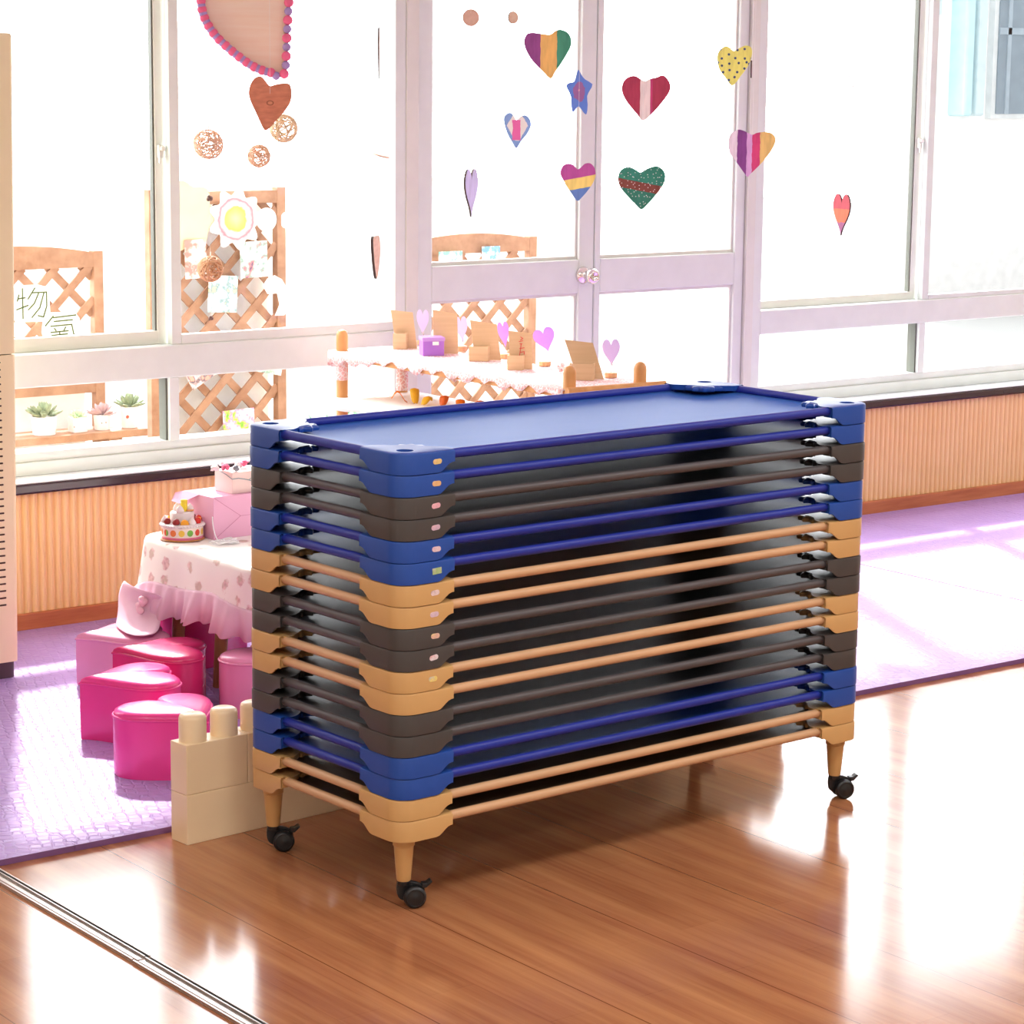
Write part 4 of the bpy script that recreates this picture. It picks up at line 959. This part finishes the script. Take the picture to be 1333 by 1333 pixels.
hang('hanging_disc', 2.020, 2.3, 1.840, circ(.019), 1, wood('disc_pale', (232, 206, 178), (222, 190, 160), (60, 60, 60), .7), 'smaller pale wooden disc turned aside near the top of the door', 'hanging disc', smooth_k=0, yaw=YAW + math.radians(38), group='wooden discs hanging by threads')
# little slips seen edge on
for (x, z, ln_, ang_, lb) in ((3.492, 1.659, .056, math.radians(-68), 'thin pale slip hanging edge on in the right window'), (2.273, 1.864, .042, math.radians(55), 'thin pale slip hanging edge on above the blue star')):
    t = thing('paper_slip', lb, 'hanging slip', (x, 2.3, z), YAW)
    bm = new_bm(); dx_, dz_ = math.cos(ang_) * ln_ / 2, math.sin(ang_) * ln_ / 2; n_ = Vector((-dz_, dx_)).normalized() * .0009
    extrude_poly(bm, [(-dx_ + n_.x, -dz_ + n_.y), (-dx_ - n_.x, -dz_ - n_.y), (dx_ - n_.x, dz_ - n_.y), (dx_ + n_.x, dz_ + n_.y)], -.02, .02, axis='y'); obj('slip', bm, plain('slip', (214, 208, 206), .6), t)
    bm = new_bm(); tube(bm, [(0, 0, 0), (0, 0, ZC - z)], .0004, 5); obj('thread', bm, MATS['string'], t)
t = thing('hanging_disc', 'oval wooden disc lying nearly flat beside the window post', 'hanging disc', (1.527, 2.3, 1.422), YAW, 'wooden discs hanging by threads')
bm = new_bm(); lathe(bm, [(.024, -.002), (.026, -.001), (.026, .002), (.024, .003)], 28); bmesh.ops.rotate(bm, verts=bm.verts, cent=(0, 0, 0), matrix=Matrix.Rotation(math.radians(14), 3, 'Y') @ Matrix.Rotation(math.radians(2), 3, 'X')); obj('painted_panel', bm, NAT, t, smooth=True, auto=40)
bm = new_bm(); tube(bm, [(0, 0, .002), (0, 0, ZC - 1.422)], .0004, 5); obj('thread', bm, MATS['string'], t)
# brown wooden heart with knot
WH = flipy((940, 1130), [(708, 1030), (725, 940), (775, 865), (840, 848), (885, 890), (935, 948), (1000, 932), (1090, 918), (1150, 930), (1170, 1000), (1160, 1110), (1100, 1210), (1000, 1320), (905, 1420), (860, 1400), (800, 1270), (730, 1120)], 8.33)
s = N('heart_wood'); v = s.coord((30, 30, 90)); g = s.noise(v, 1, 5); d = s.n('ShaderNodeVectorMath', operation='LENGTH'); s.l(s.coord((1, 1, 1.5)), d.inputs[0])
kn = s.ramp(s.math('MULTIPLY', d.outputs['Value'], 10), [(.07, lin((222, 150, 112))), (.10, lin((150, 70, 46))), (.125, (0, 0, 0, 1))]); kf = s.math('LESS_THAN', d.outputs['Value'], .011)
col = s.ramp(g, [(.3, lin((206, 124, 92))), (.65, lin((230, 148, 114)))]); col = s.mix(kf, col, kn); m = s.set(col, .6)
hang('hanging_heart', .952, 2.0, 1.582, WH, 472, m, 'brown wooden heart with a knot hanging below the pompom edged board', 'hanging heart', th=.009, tie=(0, .025), group=None)
# large wooden board with pompoms
BP = [(-81, 60), (-80, 10), (-76, -20), (-62, -45), (-40, -66), (-12, -86), (10, -95), (28, -97), (36, -93), (38, -78), (40, -40), (43, 0), (44, 60), (40, 100), (20, 130), (0, 118), (-20, 134), (-60, 118)]
bt = thing('pompom_board', 'pale wooden board edged with pink and purple pompoms hanging at top', 'hanging board', (1.047 - .010, 2.2, 1.861), YAW)
P = smooth_poly([(a / 463, b / 463) for a, b in BP], 5); bm = new_bm(); extrude_poly(bm, P, 0, .012, axis='y')
for f in bm.faces:
    f.normal_update()
    if abs(f.normal.y) < .5: f.material_index = 1
obj('board', bm, [wood('pale_board', (250, 228, 208), (246, 216, 192), (4, 4, 50), .6), EDGE], bt)
PL = [Vector(p) for p in P]; tot = 0; nx_ = 0; kk = 0; step = .0235
cx_ = sum(p[0] for p in P) / len(P); cz_ = sum(p[1] for p in P) / len(P)
pm1 = plain('pompom_hot', (248, 120, 160), .95, spec=.1, bump=.4, bscale=900); pm2 = plain('pompom_violet', (180, 158, 214), .95, spec=.1, bump=.4, bscale=900)
seq = PL + [PL[0]]
for a, b in zip(seq, seq[1:]):
    L = (b - a).length
    while nx_ <= tot + L:
        p = a.lerp(b, (nx_ - tot) / L); d = Vector((cx_, cz_)) - p; d.normalize(); p = p + d * (.004 if p.x > .05 else .012)
        bm = new_bm(); sphere(bm, (p.x, -.010, p.y), .0138 if kk % 2 == 0 else .0120, 14, 10, (1, .9, 1)); obj('pompom', bm, pm1 if kk % 2 == 0 else pm2, bt, smooth=True)
        kk += 1; nx_ += step * (.9 if p.x < .05 else 1.12) * .62 if p.x < .04 else step * 1.08
    tot += L
bm = new_bm(); tube(bm, [(0, .006, .26), (0, .006, ZC - 1.861)], .0008, 5); obj('thread', bm, MATS['string'], bt)
# rattan balls
def ratt(x, y, z, r, rgb, label, n=26, seed=1):
    random.seed(seed); t = thing('rattan_ball', label, 'rattan ball', (x, y, z), 0, 'rattan balls hanging in the left window')
    m = plain('rattan_%d' % rgb[0], rgb, .6, vary=.15, scale=60); bm = new_bm()
    for k in range(n):
        ax = Vector((random.gauss(0, 1), random.gauss(0, 1), random.gauss(0, 1))).normalized(); u = ax.orthogonal().normalized(); v_ = ax.cross(u)
        off = random.uniform(-.45, .45); rr_ = r * math.sqrt(1 - off * off); kq = random.uniform(.94, 1)
        tube(bm, [ax * off * r * kq + (u * math.cos(a) + v_ * math.sin(a)) * rr_ * kq for a in [2 * PI * q / 20 for q in range(20)]], r * .045, 5, closed=True)
    obj('woven_strands', bm, m, t, smooth=True)
    bm = new_bm(); tube(bm, [(0, 0, r * .9), (.001, 0, r + .012)], .0018, 6); tube(bm, [(0, 0, r + .008), (0, 0, ZC - z)], .0004, 5); obj('thread', bm, MATS['string'], t)
    return t
ratt(.930, 2.3, 1.461, .043, (236, 200, 172), 'largest loosely woven rattan ball, left of the brown heart', 20, 2)
ratt(1.099, 2.3, 1.426, .033, (232, 192, 160), 'small rattan ball hanging below the brown heart', 26, 4)
ratt(1.152, 2.25, 1.506, .040, (244, 216, 178), 'pale rattan ball half behind the brown heart', 26, 5)
rb_ = ratt(.933, 2.3, 1.106, .037, (222, 174, 134), 'darker rattan ball hanging lowest in front of the trellis, with dark beads above and below', 32, 6)
for z, r in ((.964, .008), (1.308, .010)):
    bm = new_bm()
    for k in range(5): a = k * 1.26; sphere(bm, (.4 * r * math.cos(a), .4 * r * math.sin(a), z - 1.106 + .3 * r * math.sin(2 * a)), r * .62, 8, 6)
    obj('bead', bm, plain('bead_brown', (120, 92, 84), .5), rb_, smooth=True)
bm = new_bm(); tube(bm, [(0, 0, -.14), (0, 0, -.03)], .0004, 5); obj('lower_thread', bm, MATS['string'], rb_)

# ================================================================== TERRACE OUTSIDE
struct('floor', BX((-8, YW + .36, -.15), (22, 30, -.02)), MATS['terrace'], label='pale terrace floor outside the windows')
TW = wood('trellis_wood', (186, 144, 116), (152, 108, 82), (12, 12, 12), .7); TWa = TW
def trellis(x0, x1, z0, z1, y, arch, label, sp_=.118, posts=True, low_rail=None):
    t = thing('trellis', label, 'trellis', ((x0 + x1) / 2, y, -.02), 0, 'wooden trellises on the terrace')
    hw = (x1 - x0) / 2; zz0 = z0 + .02; zz1 = z1 + .02
    for sx_ in (-1, 1): obj('post', BX((sx_ * (hw - .018) - .018, -.018, 0), (sx_ * (hw - .018) + .018, .018, zz1)), TW, t, bevel=.002)
    bm = new_bm(); P = []
    n = 14
    for i in range(n + 1): u = -1 + 2 * i / n; P.append((u * hw * .96, zz1 - .010 + arch * (1 - u * u)))
    P2 = [(p[0], p[1] - .045 - (0 if not arch else .0)) for p in P][::-1]
    if arch: P2 = [(P[-1][0], zz1 - .055), (P[0][0], zz1 - .055)]
    extrude_poly(bm, P + P2, -.016, .016, axis='y'); obj('top_rail', bm, TW, t)
    obj('bottom_rail', BX((-hw + .03, -.014, zz0), (hw - .03, .014, zz0 + .035)), TW, t)
    for sg in (1, -1):
        bm = new_bm(); X0, X1, Z0_, Z1_ = -hw + .034, hw - .034, zz0 + .03, zz1 - .05
        c = X0 - (Z1_ - Z0_)
        c0 = c
        while c < X1 + (Z1_ - Z0_):
            # line x = c + (z - Z0)*sg' clipped
            pts = []
            for z in (Z0_, Z1_):
                x = c + (z - Z0_) if sg > 0 else c + (Z1_ - z)
                pts.append((x, z))
            (xa, za), (xb, zb) = pts
            def clipx(xa, za, xb, zb):
                if xa > xb: xa, za, xb, zb = xb, zb, xa, za
                if xb <= X0 or xa >= X1: return None
                if xa < X0: za = za + (zb - za) * (X0 - xa) / (xb - xa); xa = X0
                if xb > X1: zb = za + (zb - za) * (X1 - xa) / (xb - xa); xb = X1
                return xa, za, xb, zb
            r_ = clipx(xa, za, xb, zb)
            if r_:
                xa, za, xb, zb = r_; d = Vector((xb - xa, zb - za)); 
                if d.length > .03:
                    d.normalize(); n_ = Vector((-d.y, d.x)) * .0135
                    yy = -.011 if sg > 0 else .001
                    extrude_poly(bm, [(xa + n_.x, za + n_.y), (xa - n_.x, za - n_.y), (xb - n_.x, zb - n_.y), (xb + n_.x, zb + n_.y)], yy, yy + .009, axis='y')
            c += sp_
        obj('lattice_slats', bm, TW, t)
    return t
TY = 3.7
trellis(.62, 1.325, .575, 1.060, TY, .035, 'wooden trellis with an arched top rail behind the left window', .125)
trellis(1.505, 2.060, .20, 1.262, TY, 0, 'tall wooden trellis hung with cards and paper flowers', .128)
trellis(2.575, 3.205, .20, 1.052, TY, .030, 'wooden trellis with an arched top rail seen through the door', .125)
# pale panels behind the trellises
for (x0, x1, z1, lb) in ((.66, 1.285, .585, 'pale grey board in the lower half of the left trellis'), (1.54, 2.03, 1.22, 'pale grey board standing behind the tall trellis')):
    t = tag(obj('backing_board', BX((x0, TY + .06, -.02), (x1, TY + .08, z1)), plain('board_grey', (238, 244, 248), .7), None), lb, 'board')
# plant bench
bt_ = thing('plant_bench', 'wooden plank bench carrying small potted succulents on the terrace', 'bench', (1.10, TY - .14, -.02))
obj('plank', BX((-.50, -.035, .455), (.300, .050, .480)), TW, bt_, bevel=.002); obj('plank', BX((-.50, .056, .455), (.275, .120, .480)), TW, bt_, bevel=.002)
obj('leg', BX((.165, -.01, 0), (.215, .10, .455)), TW, bt_); obj('leg', BX((-.45, -.01, 0), (-.40, .10, .455)), TW, bt_)
GRN = plain('succulent_green', (140, 154, 124), .6, vary=.3, scale=60); GR2 = plain('succulent_light', (200, 226, 184), .6); GR3 = plain('succulent_mauve', (196, 164, 168), .6)
def plant(x, y, z, wd, ht, m, label, round_=True, leafr=.03, seed=1, mark=None, taper=.85):
    random.seed(seed); t = thing('potted_succulent', label, 'potted plant', (x, y, z), 0, 'potted plants on the terrace')
    bm = new_bm()
    if round_: lathe(bm, [(wd / 2 * taper, 0), (wd / 2, ht), (wd / 2 * .9, ht), (wd / 2 * .86, ht - .008)], 24)
    else: prism(bm, rrect(wd / 2, wd / 2, .006), 0, ht)
    obj('pot', bm, plain('pot_white', (238, 234, 232), .45), t, smooth=True, auto=40)
    bm = new_bm()
    for k in range(26):
        a = random.uniform(0, 2 * PI); e = random.uniform(.15, 1.5); d = Vector((math.cos(a) * math.cos(e), math.sin(a) * math.cos(e), math.sin(e)))
        n0 = len(bm.verts); sphere(bm, (0, 0, leafr * .6), leafr * .55, 7, 5, (.45, .2, 1)); bm.verts.ensure_lookup_table(); vs = bm.verts[n0:]
        q = d.to_track_quat('Z', 'Y').to_matrix().to_4x4(); q.translation = Vector((0, 0, ht - .002)) + Vector((d.x, d.y, 0)) * wd * .22; bmesh.ops.transform(bm, matrix=q, verts=vs)
    obj('leaves', bm, m, t, smooth=True)
    if mark: 
        bm = new_bm()
        for (mx1, mz1, mr_) in mark[1]: sphere(bm, (mx1 - .02, -wd / 2 * .93, mz1), mr_, 8, 6, (1, .3, 1))
        obj('pot_motif', bm, plain('mark_%d' % mark[0][1], mark[0], .5), t)
    return t
BZ = .4605; BY = TY - .115
plant(1.040, BY, BZ, .088, .062, GRN, 'wide white pot with a brownish green succulent, leftmost on the bench', leafr=.045, seed=2)
plant(1.165, BY, BZ, .050, .050, GR2, 'small square white pot with pink writing on the bench', False, .025, 3, ((220, 140, 150), [(-.004, .020, .003), (.003, .022, .003), (.010, .023, .003)]))
plant(1.258, BY, BZ, .060, .052, GR3, 'white pot with two black dot eyes and a mauve succulent', leafr=.038, seed=4, mark=((60, 60, 64), [(.004, .026, .0022), (.020, .027, .0022)]))
plant(1.362, BY, BZ, .062, .072, GRN, 'white tapered pot with a small red heart and a grey green succulent', leafr=.042, seed=5, mark=((220, 80, 60), [(-.002, .040, .006)]))
plant(1.345, 3.35, -.02 + .30, .07, .05, GR2, 'light green succulent in a low pot under the bench', leafr=.045, seed=6)
plant(1.215, 3.32, -.02 + .30, .05, .05, plain('succulent_yellow', (230, 210, 110), .6), 'small yellow succulent in a low pot under the bench', leafr=.03, seed=7)
b2 = thing('low_bench', 'low white plank bench under the potted plants', 'bench', (1.25, 3.34, -.02))
obj('plank', BX((-.55, -.07, .27), (.35, .07, .2995)), MATS['white'], b2); obj('leg', BX((-.5, -.05, 0), (-.46, .05, .27)), MATS['white'], b2); obj('leg', BX((.26, -.05, 0), (.30, .05, .27)), MATS['white'], b2)
# leafy plant behind the counter post
gp = thing('leafy_plant', 'green leafy plant in a pot outside beside the shelf post', 'potted plant', (2.34, 3.75, -.02))
bm = new_bm(); lathe(bm, [(.08, 0), (.11, .22), (.10, .22), (.095, .20)], 24); obj('pot', bm, plain('pot_white', (238, 234, 232), .45), gp, smooth=True, auto=40)
bm = new_bm(); random.seed(9)
for k in range(60):
    a = random.uniform(0, 2 * PI); e = random.uniform(.3, 1.4); L = random.uniform(.12, .30); d = Vector((math.cos(a) * math.cos(e), math.sin(a) * math.cos(e) * .7, math.sin(e)))
    c = Vector((0, 0, .20)) + d * L; q = Vector((-d.y, d.x, 0)).normalized() * .014; tip = c + d * .035 + Vector((0, 0, -.012))
    vs = [bm.verts.new(p) for p in (c - d * .02, c + q, tip, c - q)]; bm.faces.new(vs)
    tube(bm, [(0, 0, .20), c - d * .02], .0012, 4)
obj('leaves', bm, plain('leaf_green', (110, 170, 120), .5), gp)
# character signs
SW = plain('sign_white', (250, 250, 248), .6); SG = plain('sign_green', (84, 100, 48), .6)
def sign(x, z, outline, strokes, label, px=385.):
    t = thing('character_sign', label, 'sign', (x, TY - .032 - (.006 if x > 1.1 else 0), z), 0, 'white character signs on the trellis')
    bm = new_bm(); extrude_poly(bm, [(a / px * 1.26, b / px) for a, b in outline], -.002, .002, axis='y'); obj('board', bm, SW, t)
    bm = new_bm()
    for pts in strokes: stroke(bm, [(a * 1.26, b) for a, b in pts], 1 / px, .0048, y=-.0022)
    obj('lettering', bm, SG, t); return t
# wu (left radical + right), in px relative to centre of sign
wu = [[(-14, 12), (-16, 4)], [(-15, 7), (-7, 8)], [(-10, 20), (-10, -19)], [(-17, -7), (-4, -2)], [(4, 20), (-4, 6)], [(1, 14), (17, 14), (17, -4), (13, -18), (7, -16)], [(8, 13), (3, 0), (-4, -8)], [(14, 13), (9, -6), (0, -18)]]
sign(1.045, .893, [(-22, 20), (-12, 24), (8, 24), (20, 20), (21, -19), (12, -24), (-18, -23), (-24, -10)], wu, 'white cut out sign with a Chinese character in green on the left trellis')
qi = [[(-9, 16), (-18, 4)], [(-9, 14), (17, 16)], [(-8, 9), (13, 10)], [(-12, 3), (12, 4), (14, -8), (18, -17), (20, -14)], [(-8, 0), (-6, -3)], [(5, 1), (3, -3)], [(-12, -5), (8, -4)], [(-11, -9), (7, -8)], [(-13, -14), (9, -13)], [(-2, -4), (-2, -20)]]
sign(1.150, .806, [(-20, 14), (-12, 21), (16, 20), (21, 12), (24, -14), (20, -22), (-18, -23), (-22, -4)], qi, 'second white cut out sign with a Chinese character, lower on the left trellis')
# paper decorations on the tall trellis
def deco(name, x, z, outline, mats, label, cat, y=TY - .034, mi_=None, th=.002, k=1):
    P = outline
    bm = new_bm(); extrude_poly(bm, P, -th / 2, th / 2, axis='y'); o = obj(name, bm, mats, None); o.location = (x, y, z); return tag(o, label, cat, None)
def blob(r, n, amp, lob, ph=0): return [((r + amp * math.cos(lob * a + ph)) * math.cos(a), (r + amp * math.cos(lob * a + ph)) * math.sin(a)) for a in [2 * PI * q / n for q in range(n)]]
s = N('sun_flower'); v = s.coord(); d = s.n('ShaderNodeVectorMath', operation='LENGTH'); s.l(v, d.inputs[0]); r_ = s.math('ADD', d.outputs['Value'], s.math('MULTIPLY', s.noise(v, 40, 2), .02))
col = s.ramp(s.math('MULTIPLY', r_, 8), [(0, lin((250, 244, 170))), (.42, lin((240, 206, 90))), (.50, lin((252, 250, 246))), (.64, lin((226, 120, 134))), (.74, lin((252, 250, 248)))]); SUNM = s.set(col, .7)
deco('paper_flower', 1.838, 1.155, blob(.098, 90, .014, 9), SUNM, 'white paper flower with a yellow smiling centre on the tall trellis', 'paper flower', y=TY - .040)
deco('paper_flower', 1.640, 1.170, blob(.115, 90, .010, 7, .5), plain('paper_cream', (228, 210, 174), .7), 'cream coloured scalloped paper flower on the tall trellis', 'paper flower')
deco('paper_disc', 1.962, 1.150, circ(.042), SW, 'round white paper shape on the tall trellis', 'paper shape', y=TY - .045)
deco('paper_disc', 2.062, 1.145, blob(.034, 60, .002, 5), SW, 'round white paper shape past the right post of the trellis', 'paper shape', y=TY - .036)
deco('paper_cloud', 2.000, .905, [(-.05, .01), (-.03, .035), (.0, .045), (.03, .03), (.05, .0), (.075, -.03), (.07, -.07), (.04, -.10), (.0, -.10), (.02, -.06), (.01, -.02), (-.03, -.02)], SW, 'white cloud shaped paper at the right edge of the tall trellis', 'paper shape', y=TY - .036)
def wcolor(name, cols, sc, seed_):
    s = N(name); v = s.coord((sc, 1, sc)); mp = v.node; mp.inputs['Location'].default_value = (seed_, 0, seed_ * .7)
    n1 = s.noise(v, 1, 3); n2 = s.noise(v, 2.3, 4); stops = [(.46, lin((253, 252, 250)))] + [(.53 + .05 * i, lin(c)) for i, c in enumerate(cols)]
    col = s.ramp(s.math('ADD', s.math('MULTIPLY', n1, .6), s.math('MULTIPLY', n2, .42)), stops); return s.set(col, .7)
CARDS = [(1.913, 1.010, .112, .128, .03, [(200, 216, 206), (140, 170, 160), (214, 130, 136), (90, 90, 120)], 'square picture card with green sprigs and a red berry on the tall trellis'),
         (1.782, .893, .118, .130, -.06, [(190, 214, 214), (130, 160, 166), (226, 214, 170), (90, 120, 150)], 'picture card with a blue bird on the tall trellis'),
         (1.672, 1.020, .085, .135, .02, [(236, 190, 180), (200, 140, 130)], 'picture card half hidden behind the window post'),
         (1.700, .650, .16, .12, .5, [(200, 170, 170), (90, 86, 100), (240, 170, 150)], 'tilted picture card low on the tall trellis at left'),
         (1.955, .640, .150, .075, -.20, [(176, 210, 190), (120, 140, 140), (240, 160, 150)], 'tilted picture card low on the tall trellis at right'),
         (1.812, .660, .115, .060, .02, [(240, 236, 232), (226, 220, 216)], 'blank white card low on the tall trellis'),
         (1.845, .438, .130, .080, .03, [(240, 150, 200), (180, 226, 90), (120, 190, 70)], 'picture card with pink and green shapes at the foot of the tall trellis')]
for i, (x, z, w_, h_, a, cols, lb) in enumerate(CARDS):
    c, s_ = math.cos(a), math.sin(a); P = [(u * w_ / 2 * c - q * h_ / 2 * s_, u * w_ / 2 * s_ + q * h_ / 2 * c) for u, q in ((-1, -1), (1, -1), (1, 1), (-1, 1))]
    deco('picture_card', x, z, P, wcolor('card_%d' % i, cols, 22, i * 3.1), lb, 'card', y=TY - .038 - .003 * (i % 3))
for (x, z, w_, h_, cols, lb) in ((2.965, .995, .085, .055, [(150, 200, 232), (120, 170, 220)], 'white card with blue print on the trellis behind the door'), (2.775, .985, .11, .050, [(200, 226, 220), (140, 190, 180)], 'white card with a grey green print on the trellis behind the door')):
    deco('picture_card', x, z, [(-w_ / 2, -h_ / 2), (w_ / 2, -h_ / 2), (w_ / 2, h_ / 2), (-w_ / 2, h_ / 2)], wcolor('cardb_%d' % int(x * 100), cols, 30, x), lb, 'card', y=TY - .04)
# neighbouring building seen through the right window
nb_ = thing('neighbouring_building', 'pale building with a grey window and light blue columns beyond the terrace', 'building', (11, 9, -.02))
obj('wall', BX((-.16, .10, 0), (3.0, .4, 2.75)), plain('facade', (250, 250, 250), .8), nb_)
cb = plain('blue_column', (196, 232, 238), .6); cb2 = plain('blue_panel', (208, 226, 232), .6)
obj('column', BX((.335, -.06, 1.42), (.43, .12, 2.72)), cb, nb_, bevel=.02)
obj('pale_column', BX((.50, -.03, 1.42), (.60, .12, 2.72)), cb2, nb_, bevel=.02)
obj('shutter', BX((-.02, .02, 1.55), (.02 + .05, .12, 2.12)), cb2, nb_); obj('shutter', BX((-.02, .02, 2.16), (.14, .12, 2.7)), cb2, nb_)
wf = obj('window', BX((.745, .04, 1.40), (2.4, .11, 2.70)), plain('facade_trim', (224, 228, 230), .7), nb_)
obj('pane', BX((.79, .028, 1.435), (2.3, .045, 2.66)), plain('far_pane', (140, 154, 166), .7, spec=.1), wf)
obj('glazing_bar', BX((.79, .018, 2.03), (2.3, .030, 2.08)), plain('far_bar', (168, 182, 194), .8, spec=.1), wf); obj('glazing_bar', BX((.88, .018, 1.435), (.92, .030, 2.66)), plain('far_bar', (168, 182, 194), .8, spec=.1), wf)
